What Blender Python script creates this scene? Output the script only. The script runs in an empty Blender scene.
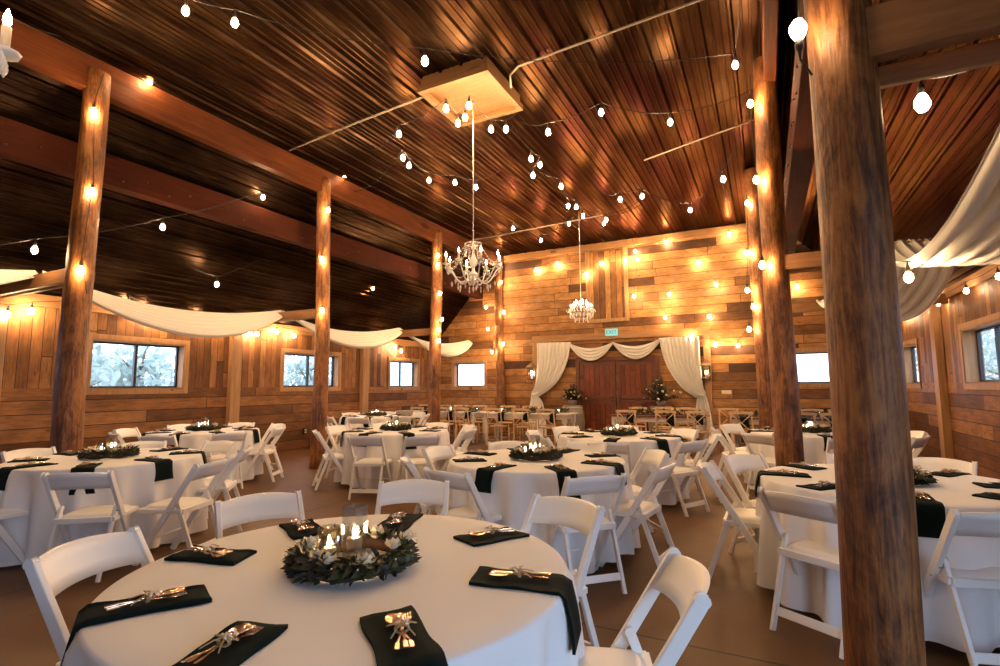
import bpy, math, random
from mathutils import Vector, Matrix, Quaternion
random.seed(7)
PI = math.pi
C = bpy.context.scene.collection
D = bpy.data

# ------------------------------------------------------------------ camera maths
FPX, CX, CY, H = 518.0, 500.0, 333.0, 1.40
_d = Vector((766 - CX, -(385 - CY), -FPX)).normalized()
_h = Vector((1, 0.0065, 0))
_up = _h.cross(_d).normalized()
if _up.y < 0: _up = -_up
_r = _d.cross(_up).normalized()
RM = Matrix((_r, _d, _up))          # camera -> world
EYE = Vector((0, 0, H))
def ray(x, y): return RM @ Vector((x - CX, -(y - CY), -FPX))
def onz(x, y, z): v = ray(x, y); return EYE + v * ((z - H) / v.z)
def ony(x, y, Y): v = ray(x, y); return EYE + v * (Y / v.y)
def onx(x, y, X): v = ray(x, y); return EYE + v * (X / v.x)
cam = D.objects.new('camera', D.cameras.new('camera'))
C.objects.link(cam)
cam.matrix_world = Matrix.Translation(EYE) @ RM.to_4x4()
cam.data.sensor_width = 36; cam.data.lens = FPX / 1000 * 36
cam.data.clip_start = 0.02; cam.data.clip_end = 300
bpy.context.scene.camera = cam

# ------------------------------------------------------------------ mesh helpers
class MB:
    def __init__(s): s.v = []; s.f = []; s.sm = []
    def add(s, vs, fs, smooth=False):
        b = len(s.v); s.v += [tuple(v) for v in vs]
        for f in fs: s.f.append(tuple(i + b for i in f)); s.sm.append(smooth)
        return s
    def box(s, x0, x1, y0, y1, z0, z1, M=None):
        vs = [Vector((x, y, z)) for x in (x0, x1) for y in (y0, y1) for z in (z0, z1)]
        if M: vs = [M @ v for v in vs]
        return s.add(vs, [(0,1,3,2),(4,6,7,5),(0,4,5,1),(2,3,7,6),(0,2,6,4),(1,5,7,3)])
    def bar(s, a, b, w, t, side=None):
        """box from a to b; w along side, t along the other"""
        a = Vector(a); b = Vector(b); d = (b - a).normalized()
        sd = Vector(side) if side else (Vector((0,0,1)) if abs(d.z) < .9 else Vector((1,0,0)))
        sd = (sd - d * sd.dot(d)).normalized(); o = d.cross(sd)
        vs = []
        for p in (a, b):
            for i, j in ((-1,-1),(1,-1),(1,1),(-1,1)): vs.append(p + sd * (w/2*i) + o * (t/2*j))
        return s.add(vs, [(0,3,2,1),(4,5,6,7),(0,1,5,4),(1,2,6,5),(2,3,7,6),(3,0,4,7)])
    def tube(s, pts, r, n=8, caps=True, smooth=True):
        pts = [Vector(p) for p in pts]; m = len(pts)
        rs = r if isinstance(r, (list, tuple)) else [r] * m
        t0 = (pts[1] - pts[0]).normalized()
        u = t0.orthogonal().normalized(); vs = []; pt = t0
        for i, p in enumerate(pts):
            t = (pts[min(i+1, m-1)] - pts[max(i-1, 0)]).normalized()
            u = (pt.rotation_difference(t)) @ u; pt = t
            w = t.cross(u)
            for k in range(n):
                a = 2*PI*k/n; vs.append(p + (u*math.cos(a) + w*math.sin(a)) * rs[i])
        fs = [(i*n+k, i*n+(k+1)%n, (i+1)*n+(k+1)%n, (i+1)*n+k) for i in range(m-1) for k in range(n)]
        if caps: fs += [tuple(range(n))[::-1], tuple(range((m-1)*n, m*n))]
        return s.add(vs, fs, smooth)
    def lathe(s, prof, n=16, c=(0,0,0), M=None, smooth=True):
        vs = []
        for r, z in prof:
            for k in range(n):
                a = 2*PI*k/n; v = Vector((r*math.cos(a), r*math.sin(a), z))
                if M: v = M @ v
                vs.append(v + Vector(c))
        m = len(prof)
        fs = [(i*n+k, i*n+(k+1)%n, (i+1)*n+(k+1)%n, (i+1)*n+k) for i in range(m-1) for k in range(n)]
        if prof[0][0] > 1e-5: fs.append(tuple(range(n))[::-1])
        if prof[-1][0] > 1e-5: fs.append(tuple(range((m-1)*n, m*n)))
        return s.add(vs, fs, smooth)
    def grid(s, fn, nu, nv, smooth=True, wrap=False):
        vs = [fn(i/nu, j/nv) for j in range(nv+1) for i in range(nu + (0 if wrap else 1))]
        W = nu if wrap else nu+1
        fs = [(j*W+i, j*W+(i+1)%W, (j+1)*W+(i+1)%W, (j+1)*W+i) for j in range(nv) for i in range(nu)]
        return s.add(vs, fs, smooth)
    def prism(s, poly, y0, y1, M=None):
        """poly in (x,z), extruded along y"""
        n = len(poly)
        vs = [Vector((x, y, z)) for y in (y0, y1) for x, z in poly]
        if M: vs = [M @ v for v in vs]
        return s.add(vs, [tuple(range(n)), tuple(range(n, 2*n))[::-1]] + [(i, i+n, (i+1)%n+n, (i+1)%n) for i in range(n)])
    def leaf(s, p, d, nrm, L, W, bend=.2):
        d = d.normalized(); sd = d.cross(nrm)
        if sd.length < 1e-4: sd = d.orthogonal()
        sd.normalize(); n = sd.cross(d)
        a = p; b = p + d*L*.35 + sd*W/2 + n*W*.12; c = p + d*L*.35 - sd*W/2 + n*W*.12
        m = p + d*L*.4; b2 = p + d*L*.72 + sd*W*.36 - n*L*bend*.3; c2 = p + d*L*.72 - sd*W*.36 - n*L*bend*.3
        m2 = p + d*L*.74 - n*L*bend*.4; e = p + d*L - n*L*bend
        return s.add([a,b,m,c,b2,m2,c2,e], [(0,1,2),(0,2,3),(1,4,5,2),(2,5,6,3),(4,7,5),(5,7,6)], True)
    def mesh(s, name, mat):
        me = D.meshes.new(name); me.from_pydata(s.v, [], s.f)
        me.polygons.foreach_set('use_smooth', s.sm)
        me.materials.append(mat); me.update()
        return me
    def build(s, name, mat, parent=None, bevel=0, loc=None, rz=None, solid=0):
        o = D.objects.new(name, s.mesh(name, mat)); C.objects.link(o)
        if parent: o.parent = parent
        if loc is not None: o.location = loc
        if rz is not None: o.rotation_euler.z = rz
        if bevel:
            m = o.modifiers.new('bevel', 'BEVEL'); m.width = bevel; m.segments = 2; m.limit_method = 'ANGLE'; m.harden_normals = False
        if solid:
            m = o.modifiers.new('thickness', 'SOLIDIFY'); m.thickness = solid; m.offset = 0
        return o
def tag(o, label, cat, group=None, kind=None):
    if label: o['label'] = label
    if cat: o['category'] = cat
    if group: o['group'] = group
    if kind: o['kind'] = kind
    return o
def empty(name, loc=(0,0,0), rz=0, label=None, cat=None, group=None, kind=None):
    o = D.objects.new(name, None); C.objects.link(o); o.location = loc; o.rotation_euler = (0,0,rz)
    o.empty_display_size = .1
    return tag(o, label, cat, group, kind)
KIDS = {}
def kids(o): return KIDS.setdefault(o.name, list(o.children))
def dup(o, loc=None, rz=None, label=None, group=None, parent=None):
    c = o.copy(); C.objects.link(c)
    if parent is not None: c.parent = parent
    if loc is not None: c.location = loc
    if rz is not None: c.rotation_euler = (0,0,rz)
    if label: c['label'] = label
    if group: c['group'] = group
    for ch in kids(o): dup(ch, parent=c)
    return c
def struct(name, mb, mat, parent=None, bevel=0):
    o = mb.build(name, mat, parent, bevel)
    if not parent: o['kind'] = 'structure'
    return o

# ------------------------------------------------------------------ material helpers
class NT:
    def __init__(s, name):
        s.m = D.materials.new(name); s.m.use_nodes = True; s.t = s.m.node_tree
        s.t.nodes.clear(); s.out = s.t.nodes.new('ShaderNodeOutputMaterial')
    def n(s, typ, **kw):
        nd = s.t.nodes.new('ShaderNode' + typ)
        for k, v in kw.items():
            if k.startswith('_'): setattr(nd, k[1:], v)
        return nd
    def link(s, a, b): s.t.links.new(a, b)
    def math(s, op, a, b=None, c=None):
        nd = s.n('Math', _operation=op)
        for i, v in enumerate((a, b, c)):
            if v is None: continue
            if isinstance(v, (int, float)): nd.inputs[i].default_value = v
            else: s.link(v, nd.inputs[i])
        return nd.outputs[0]
    def comb(s, x, y, z=0):
        nd = s.n('CombineXYZ')
        for i, v in enumerate((x, y, z)):
            if isinstance(v, (int, float)): nd.inputs[i].default_value = v
            else: s.link(v, nd.inputs[i])
        return nd.outputs[0]
    def ramp(s, fac, stops, interp='LINEAR'):
        nd = s.n('ValToRGB'); nd.color_ramp.interpolation = interp
        el = nd.color_ramp.elements
        while len(el) < len(stops): el.new(.5)
        for e, (p, c) in zip(el, stops): e.position = p; e.color = (*c, 1)
        s.link(fac, nd.inputs[0]); return nd.outputs[0]
    def noise(s, vec, scale, detail=3, rough=.5, dist=0):
        nd = s.n('TexNoise'); nd.inputs['Scale'].default_value = scale; nd.inputs['Detail'].default_value = detail
        nd.inputs['Roughness'].default_value = rough; nd.inputs['Distortion'].default_value = dist
        if vec is not None: s.link(vec, nd.inputs['Vector'])
        return nd.outputs['Fac']
    def mixc(s, fac, a, b, mode='MIX'):
        nd = s.n('Mix', _data_type='RGBA', _blend_type=mode)
        for i, v in ((0, fac), (6, a), (7, b)):
            if isinstance(v, (int, float)): nd.inputs[i].default_value = v
            elif isinstance(v, tuple): nd.inputs[i].default_value = (*v, 1)
            else: s.link(v, nd.inputs[i])
        return nd.outputs[2]
    def bsdf(s, color, rough=.5, metal=0, bump=None, bstr=.3, bdist=.01, spec=.5, trans=None, **kw):
        b = s.n('BsdfPrincipled')
        if isinstance(color, tuple): b.inputs['Base Color'].default_value = (*color, 1)
        else: s.link(color, b.inputs['Base Color'])
        if isinstance(rough, (int, float)): b.inputs['Roughness'].default_value = rough
        else: s.link(rough, b.inputs['Roughness'])
        b.inputs['Metallic'].default_value = metal
        b.inputs['Specular IOR Level'].default_value = spec
        if bump is not None:
            bp = s.n('Bump'); bp.inputs['Strength'].default_value = bstr; bp.inputs['Distance'].default_value = bdist
            s.link(bump, bp.inputs['Height']); s.link(bp.outputs[0], b.inputs['Normal'])
        for k, v in kw.items(): b.inputs[k.replace('_', ' ')].default_value = v
        sh = b.outputs[0]
        if trans:
            t = s.n('BsdfTranslucent')
            if isinstance(color, tuple): t.inputs[0].default_value = (*color, 1)
            else: s.link(color, t.inputs[0])
            mx = s.n('MixShader'); mx.inputs[0].default_value = trans
            s.link(sh, mx.inputs[1]); s.link(t.outputs[0], mx.inputs[2]); sh = mx.outputs[0]
        s.link(sh, s.out.inputs[0]); return s.m
def simple(name, color, rough=.5, metal=0, nscale=30, var=.12, bstr=.05, **kw):
    t = NT(name); tc = t.n('TexCoord').outputs['Object']
    f = t.noise(tc, nscale, 3)
    c = t.mixc(f, tuple(x*(1-var) for x in color), tuple(min(1, x*(1+var)) for x in color))
    return t.bsdf(c, rough, metal, bump=f, bstr=bstr, bdist=.002, **kw)
def emis(name, color, strength):
    t = NT(name); e = t.n('Emission'); e.inputs[0].default_value = (*color, 1); e.inputs[1].default_value = strength
    t.link(e.outputs[0], t.out.inputs[0]); return t.m
def planks(name, mode, bh=.22, L=2.6, stops=None, rough=.6, split=None):
    """board cladding: bh board width, L board length, mode h_x / h_y / mixed side wall"""
    t = NT(name); sp = t.n('SeparateXYZ'); t.link(t.n('TexCoord').outputs['Object'], sp.inputs[0])
    x, y, z = sp.outputs
    if mode == 'h_x': u, v = x, z
    elif mode == 'h_y': u, v = y, z
    elif mode == 'v_x': u, v = z, x
    elif mode == 'v_y': u, v = z, y
    else:   # side wall: vertical boards above split, horizontal below
        m = t.math('GREATER_THAN', z, split); im = t.math('SUBTRACT', 1.0, m)
        u = t.math('ADD', t.math('MULTIPLY', z, m), t.math('MULTIPLY', y, im))
        v = t.math('ADD', t.math('MULTIPLY', t.math('MULTIPLY', y, 1.45), m), t.math('MULTIPLY', t.math('ADD', z, .16), im))
    vs = t.math('DIVIDE', v, bh); idx = t.math('FLOOR', vs); fr = t.math('FRACT', vs)
    wn = t.n('TexWhiteNoise', _noise_dimensions='1D'); t.link(idx, wn.inputs['W'])
    us = t.math('ADD', t.math('DIVIDE', u, L), t.math('MULTIPLY', wn.outputs['Value'], 9.7))
    cell = t.math('FLOOR', us); fu = t.math('FRACT', us)
    w2 = t.n('TexWhiteNoise', _noise_dimensions='2D'); t.link(t.comb(idx, cell), w2.inputs['Vector'])
    rnd = w2.outputs['Value']
    col = t.ramp(rnd, stops)
    off = t.math('MULTIPLY', rnd, 37.0)
    gv = t.comb(t.math('ADD', t.math('MULTIPLY', u, 1.3), off), t.math('MULTIPLY', v, 16.0), off)
    g1 = t.noise(gv, 2.2, 5, .65, 1.2)
    g2 = t.noise(t.comb(t.math('MULTIPLY', u, 2.0), t.math('MULTIPLY', v, 3.0), off), 1.6, 4, .6)
    g = t.math('MULTIPLY', t.ramp(g1, [(.25, (.45,)*3), (.6, (1.05,)*3)]), t.ramp(g2, [(.3, (.6,)*3), (.7, (1.15,)*3)]))
    cm = t.n('VectorMath', _operation='SCALE'); t.link(col, cm.inputs[0]); t.link(g, cm.inputs['Scale'])
    e1 = t.math('MINIMUM', fr, t.math('SUBTRACT', 1.0, fr)); e1 = t.math('MULTIPLY', e1, bh)
    e2 = t.math('MULTIPLY', t.math('MINIMUM', fu, t.math('SUBTRACT', 1.0, fu)), L)
    e = t.math('MINIMUM', e1, e2)
    gap = t.math('LESS_THAN', e, .006)
    vor = t.n('TexVoronoi'); vor.inputs['Scale'].default_value = 1.0
    t.link(t.comb(t.math('MULTIPLY', u, 2.2), t.math('MULTIPLY', v, 5.0), off), vor.inputs['Vector'])
    knot = t.math('LESS_THAN', vor.outputs['Distance'], .09)
    c = t.mixc(t.math('MULTIPLY', knot, .6), cm.outputs[0], (.06, .025, .01))
    c = t.mixc(gap, c, (.018, .009, .005))
    hgt = t.math('SUBTRACT', t.math('ADD', t.math('MULTIPLY', g1, .25), t.math('MULTIPLY', rnd, .6)), t.math('MULTIPLY', gap, 1.2))
    return t.bsdf(c, rough, bump=hgt, bstr=.6, bdist=.012, spec=.35)
def wood(name, axis, c0, c1, rough=.5, sc=1.0, knots=True, spec=.4):
    t = NT(name); sp = t.n('SeparateXYZ'); t.link(t.n('TexCoord').outputs['Object'], sp.inputs[0])
    k = [12.0*sc]*3; k['xyz'.index(axis)] = .8*sc
    oi = t.n('ObjectInfo').outputs['Random']; off = t.math('MULTIPLY', oi, 20.0)
    v = t.comb(*[t.math('ADD', t.math('MULTIPLY', sp.outputs[i], k[i]), off) for i in range(3)])
    g = t.noise(v, 1.6, 6, .65, 1.0)
    k2 = [3.0*sc]*3; k2['xyz'.index(axis)] = 1.2*sc
    v2 = t.comb(*[t.math('ADD', t.math('MULTIPLY', sp.outputs[i], k2[i]), off) for i in range(3)])
    g2 = t.noise(v2, 1.3, 4, .6)
    f = t.math('MULTIPLY_ADD', g, .65, t.math('MULTIPLY', g2, .4))
    c = t.ramp(f, [(.32, c0), (.68, c1)])
    if knots:
        vo = t.n('TexVoronoi'); vo.inputs['Scale'].default_value = .7; t.link(v2, vo.inputs['Vector'])
        c = t.mixc(t.math('MULTIPLY', t.math('LESS_THAN', vo.outputs['Distance'], .13), .7), c, tuple(x*.35 for x in c0))
    return t.bsdf(c, rough, bump=f, bstr=.5, bdist=.012, spec=spec)

BACK = [(0, (.06,.024,.010)), (.15, (.17,.07,.022)), (.4, (.37,.165,.048)), (.75, (.50,.245,.078)), (1, (.40,.20,.08))]
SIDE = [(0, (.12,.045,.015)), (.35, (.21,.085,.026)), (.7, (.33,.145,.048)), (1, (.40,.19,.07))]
M = {}
M['back'] = planks('horizontal barn boards', 'h_x', .215, 2.4, BACK)
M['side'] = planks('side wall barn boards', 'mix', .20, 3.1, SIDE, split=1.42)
M['hatch'] = planks('vertical hatch boards', 'v_x', .16, 3.0, BACK[1:4])
M['doorw'] = planks('red brown door boards', 'v_x', .14, 3.0, [(0, (.15,.030,.010)), (.5, (.22,.05,.015)), (1, (.28,.075,.02))], rough=.45)
def logmat():
    t = NT('peeled log'); sp = t.n('SeparateXYZ'); t.link(t.n('TexCoord').outputs['Object'], sp.inputs[0])
    off = t.math('MULTIPLY', t.n('ObjectInfo').outputs['Random'], 30.0)
    def vec(a, b): return t.comb(*[t.math('ADD', t.math('MULTIPLY', sp.outputs[i], k), off) for i, k in enumerate((a, a, b))])
    g = t.noise(vec(14, 1.1), 1.8, 6, .65, 1.4); b = t.noise(vec(3.2, 1.6), 1.5, 5, .7, .6); f = t.noise(vec(40, 10), 1.5, 3)
    v = t.math('MULTIPLY_ADD', g, .45, t.math('MULTIPLY_ADD', b, .5, t.math('MULTIPLY', f, .12)))
    c = t.ramp(v, [(.40, (.025,.008,.004)), (.50, (.13,.045,.013)), (.60, (.29,.115,.030)), (.75, (.40,.185,.060))])
    return t.bsdf(c, .5, bump=v, bstr=.9, bdist=.02, spec=.4)
M['log'] = logmat()
M['purlin'] = wood('shade darkened reddish glulam', 'y', (.020,.005,.003), (.060,.014,.006), .8, .8, spec=.08)  # reddish glulam, dimness under the aisle roofs put into its colour
M['beam'] = wood('glulam beam', 'y', (.045,.012,.004), (.15,.042,.012), .6, .8, spec=.15)
M['tie'] = wood('tie board', 'x', (.12,.05,.018), (.32,.15,.055), .6)
M['trimz'] = wood('pine trim upright', 'z', (.26,.13,.05), (.48,.28,.13), .55)
M['trimy'] = wood('pine trim along wall', 'y', (.22,.10,.035), (.42,.22,.09), .55)
M['trimx'] = wood('pine trim across', 'x', (.24,.11,.04), (.44,.24,.10), .55)
M['dkwood'] = wood('dark stained wood', 'x', (.07,.02,.01), (.16,.05,.02), .45)
M['pale'] = wood('pale ceiling box wood', 'x', (.13,.060,.020), (.26,.13,.048), .6)
M['xchair'] = wood('honey beech', 'z', (.50,.32,.17), (.66,.46,.28), .4, 2, False)
M['white'] = simple('white resin', (.86,.84,.80), .35, nscale=6, var=.03, bstr=.02)
M['pad'] = simple('white vinyl pad', (.82,.79,.74), .4, nscale=9, var=.03, bstr=.03)
M['wwash'] = simple('whitewashed wood', (.66,.60,.52), .5, nscale=8, var=.12, bstr=.1)
M['steel'] = simple('galvanised steel', (.5,.48,.45), .35, 1, nscale=12)
M['black'] = simple('black metal', (.015,.015,.015), .4, nscale=10)
M['dark'] = simple('dark cable', (.02,.015,.012), .6)
M['rope'] = simple('pale conduit', (.42,.36,.30), .5)
M['napkin'] = simple('deep green napkin cloth', (.0025,.0085,.0075), .9, nscale=180, var=.25, bstr=.3, spec=.12)
M['gold'] = simple('rose gold cutlery', (.85,.55,.38), .18, 1, nscale=20, var=.05)
M['silver'] = simple('silver cutlery', (.88,.74,.62), .15, 1, nscale=20, var=.05)
M['twine'] = simple('jute twine', (.42,.27,.12), .8, nscale=120, var=.3)
M['petal'] = simple('cream petals', (.82,.70,.50), .6, nscale=30, var=.08, Subsurface_Weight=0.0)
M['leaf'] = simple('olive leaf', (.050,.055,.018), .5, nscale=18, var=.55, trans=.2)
M['leafd'] = simple('dark eucalyptus leaf', (.030,.026,.016), .6, nscale=18, var=.7, trans=.15)
M['leafr'] = simple('brown dried leaf', (.07,.028,.014), .7, nscale=18, var=.5)
M['tree'] = simple('outdoor leaves', (.50,.56,.50), .8, nscale=3, var=.25, trans=.4)
M['wax'] = simple('ivory wax', (.85,.74,.55), .5, trans=.3)
M['bulb'] = emis('warm filament glow', (1, .62, .31), 295)
M['bulbb'] = emis('bright bulb glow', (1, .68, .40), 55)
M['flame'] = emis('candle flame', (1, .66, .34), 160)
M['barrel'] = wood('weathered barrel staves', 'z', (.14,.11,.085), (.30,.25,.20), .6, 2, False)
M['plate'] = simple('ivory plate', (.7,.64,.52), .4)
# tablecloth and drapes
def clothmat(name, col, tr, sc):
    t = NT(name); tc = t.n('TexCoord').outputs['Object']
    f = t.noise(tc, sc, 4, .6); w = t.noise(tc, 300, 2)
    c = t.mixc(f, tuple(x*.95 for x in col), col)
    return t.bsdf(c, .85, bump=t.math('ADD', t.math('MULTIPLY', f, 1.0), t.math('MULTIPLY', w, .08)), bstr=.25, bdist=.01, spec=.2, trans=tr)
M['cloth'] = clothmat('white polyester tablecloth', (.90,.88,.87), .12, 5)
M['drape'] = clothmat('ivory voile', (.90,.87,.82), .18, 3)
# thin glass
def glassmat(name, fac=.07, tint=(1,1,1), rough=.02):
    t = NT(name); tr = t.n('BsdfTransparent'); tr.inputs[0].default_value = (*tint, 1)
    g = t.n('BsdfGlossy'); g.inputs['Roughness'].default_value = rough
    lw = t.n('LayerWeight'); lw.inputs[0].default_value = .25
    f = t.math('ADD', t.math('MULTIPLY', lw.outputs['Facing'], .35), fac)
    mx = t.n('MixShader'); t.link(f, mx.inputs[0]); t.link(tr.outputs[0], mx.inputs[1]); t.link(g.outputs[0], mx.inputs[2])
    t.link(mx.outputs[0], t.out.inputs[0]); return t.m
M['pane'] = glassmat('window glass', .03)
M['vase'] = glassmat('clear candle glass', .24, (.97,.97,.95))
def crystal():
    t = NT('cut crystal'); b = t.n('BsdfPrincipled'); b.inputs['Base Color'].default_value = (.95,.94,.92,1); b.inputs['Roughness'].default_value = .08
    b.inputs['Metallic'].default_value = .0; b.inputs['Specular IOR Level'].default_value = 1.0
    tr = t.n('BsdfTransparent'); mx = t.n('MixShader'); mx.inputs[0].default_value = .62
    t.link(tr.outputs[0], mx.inputs[1]); t.link(b.outputs[0], mx.inputs[2]); t.link(mx.outputs[0], t.out.inputs[0]); return t.m
M['crystal'] = crystal()
# metal ceiling
def metal():
    t = NT('brown ribbed sheet metal'); tc = t.n('TexCoord').outputs['Object']
    sp = t.n('SeparateXYZ'); t.link(tc, sp.inputs[0])
    v = t.comb(t.math('MULTIPLY', sp.outputs[0], 2.0), t.math('MULTIPLY', sp.outputs[1], .7), sp.outputs[2])
    f = t.noise(v, 1.4, 5, .6); f2 = t.noise(tc, 9, 4, .6)
    c = t.ramp(f, [(.36, (.010,.0055,.0035)), (.52, (.028,.016,.010)), (.8, (.085,.055,.036))])
    r = t.math('ADD', t.math('MULTIPLY', f2, .2), .22)
    return t.bsdf(c, r, .9, spec=.3, Specular_Tint=(.60,.45,.34,1))
M['metal'] = metal()
def floorm():
    t = NT('worn tan concrete'); tc = t.n('TexCoord').outputs['Object']
    sp = t.n('SeparateXYZ'); t.link(tc, sp.inputs[0])
    f = t.noise(tc, .55, 6, .6, .4); f2 = t.noise(tc, 7, 6, .65); f3 = t.noise(tc, 60, 3, .6)
    c = t.ramp(f, [(.3, (.060,.022,.004)), (.5, (.108,.045,.010)), (.72, (.135,.066,.020))])
    c = t.mixc(t.ramp(f2, [(.45, (0,)*3), (.75, (.55,)*3)]), c, (.13,.075,.04))
    c = t.mixc(t.math('MULTIPLY', f3, .25), c, (.20,.12,.05))
    def joint(co, off, per):
        fr = t.math('FRACT', t.math('DIVIDE', t.math('ADD', co, off), per))
        return t.math('LESS_THAN', t.math('MULTIPLY', t.math('MINIMUM', fr, t.math('SUBTRACT', 1.0, fr)), per), .009)
    j = t.math('MAXIMUM', joint(sp.outputs[1], -3.1+36.6, 3.66), joint(sp.outputs[0], 7.14+36.6, 3.25))
    c = t.mixc(j, c, (.03,.018,.01))
    h = t.math('SUBTRACT', t.math('MULTIPLY', f2, .3), t.math('MULTIPLY', j, 1.0))
    r = t.math('ADD', t.math('MULTIPLY', f2, .3), .42)
    return t.bsdf(c, r, bump=h, bstr=.35, bdist=.01, spec=.3)
M['floor'] = floorm()

# ------------------------------------------------------------------ room shell
XL, XR, YB, YF, ZC = -9.5, 2.65, 14.0, -5.0, 5.43
XPL, XPR = -7.14, .19
TH = .22
fl = MB(); fl.box(XL-.3, XR+.3, YF-.3, YB+.3, -.12, 0); struct('floor', fl, M['floor'])
def side_wall(name, x0, x1, top, holes):
    mb = MB(); ys = sorted({YF-.2, YB+.2} | {h[i] for h in holes for i in (0, 1)})
    for a, b in zip(ys[:-1], ys[1:]):
        m = (a+b)/2; hh = [h for h in holes if h[0] < m < h[1]]
        if hh:
            h = hh[0]
            if h[2] > 0: mb.box(x0, x1, a, b, 0, h[2])
            mb.box(x0, x1, a, b, h[3], top)
        else: mb.box(x0, x1, a, b, 0, top)
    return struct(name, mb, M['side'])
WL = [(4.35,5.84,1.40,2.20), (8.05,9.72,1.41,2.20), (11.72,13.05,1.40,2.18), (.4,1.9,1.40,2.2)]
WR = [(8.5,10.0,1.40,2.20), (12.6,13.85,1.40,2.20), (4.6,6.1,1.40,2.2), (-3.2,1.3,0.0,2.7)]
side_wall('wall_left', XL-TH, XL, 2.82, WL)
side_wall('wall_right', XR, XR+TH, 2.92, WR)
# back wall with two openings
BW = [(-8.78,-7.68,1.40,2.16), (.45,1.95,1.42,2.17)]
def end_wall(name, y0, y1, holes, mat):
    mb = MB(); xs = sorted({XL-.2, XR+.2, XPL, XPR+.1} | {h[i] for h in holes for i in (0, 1)})
    for a, b in zip(xs[:-1], xs[1:]):
        m = (a+b)/2; hh = [h for h in holes if h[0] < m < h[1]]
        top = 2.79 if (m < XPL or m > XPR+.1) else ZC+.1
        if hh:
            h = hh[0]
            if h[2] > 0: mb.box(a, b, y0, y1, 0, h[2])
            mb.box(a, b, y0, y1, h[3], top)
        else: mb.box(a, b, y0, y1, 0, top)
    # gable wedges of the two lean-to aisles
    mb.prism([(XL-.2, 2.79), (XPL, 2.79), (XPL, 5.45), (-7.3, 5.3), (XL-.1, 2.79)][:4], y0, y1)
    mb.prism([(XR+.2, 2.79), (XPR+.1, 2.79), (XPR+.1, 5.45), (.42, 5.36)][::-1], y0, y1)
    return struct(name, mb, mat)
end_wall('wall_back', YB, YB+TH, BW, M['back'])
end_wall('wall_front', YF-TH, YF, [(-7.0,-6.0,0,2.1)], M['back'])
# ribbed metal ceiling
def ribbed(P, length, y0, y1, per=.305, rh=.032):
    """profile polyline along a slope from P0 to P1 (x,z), ribs bulge down"""
    (xa, za), (xb, zb) = P; L = math.hypot(xb-xa, zb-za); ux, uz = (xb-xa)/L, (zb-za)/L; nx, nz = uz, -ux
    if nz > 0: nx, nz = -nx, -nz
    pts = []; s = 0
    while s < L:
        for ds, d in ((0,0),(.02,1),(.045,1),(.065,0),(.13,0),(.137,.3),(.155,.3),(.162,0),(.215,0),(.222,.3),(.24,.3),(.247,0)):
            if s+ds < L: pts.append((xa+ux*(s+ds)+nx*rh*d, za+uz*(s+ds)+nz*rh*d))
        s += per
    pts.append((xb, zb))
    vs = [(x, y, z) for y in (y0, y1) for x, z in pts]; n = len(pts)
    top = [(x-nx*.04, y, z-nz*.04) for y in (y0, y1) for x, z in (pts[0], pts[-1])]
    mb = MB(); mb.add(vs, [(i, i+n, i+1+n, i+1) for i in range(n-1)])
    mb.add(top, [(0,1,3,2)])
    return mb
struct('ceiling', ribbed([(XPL-.05, ZC), (XPR+.15, ZC)], 0, YF, YB+.05), M['metal'])
struct('ceiling_left', ribbed([(XL-.25, 2.52), (XPL+.0, 5.42)], 0, YF, YB+.05), M['metal'])
struct('ceiling_right', ribbed([(XPR+.12, 5.42), (XR+.25, 2.66)], 0, YF, YB+.05), M['metal'])
# trim: top plates, pilasters, sill boards
def trim(i, mb, mat): return struct('trim_%d' % i, mb, mat, bevel=.004)
mb = MB(); mb.box(XL, XL+.05, YF, YB, 2.62, 2.80); trim(1, mb, M['trimy'])
mb = MB(); mb.box(XR-.05, XR, YF, YB, 2.74, 2.9); trim(2, mb, M['trimy'])
k = 3
for y in (3.05, 6.72, 10.5):
    mb = MB(); mb.box(XL, XL+.11, y, y+.22, 0, 2.62); trim(k, mb, M['trimz']); k += 1
for y in (3.4, 7.1, 10.95):
    mb = MB(); mb.box(XR-.11, XR, y, y+.24, 0, 2.74); trim(k, mb, M['trimz']); k += 1
mb = MB(); mb.box(-6.05, -1.2, YB-.09, YB, 2.68, 2.86); trim(k, mb, M['trimx']); k += 1
for x in (-6.05, -1.36):
    mb = MB(); mb.box(x, x+.16, YB-.07, YB, 0, 2.68); trim(k, mb, M['trimz']); k += 1
mb = MB(); mb.box(XPL+.1, XPR-.1, YB-.06, YB, 5.22, 5.40); trim(k, mb, M['trimx']); k += 1

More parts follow.
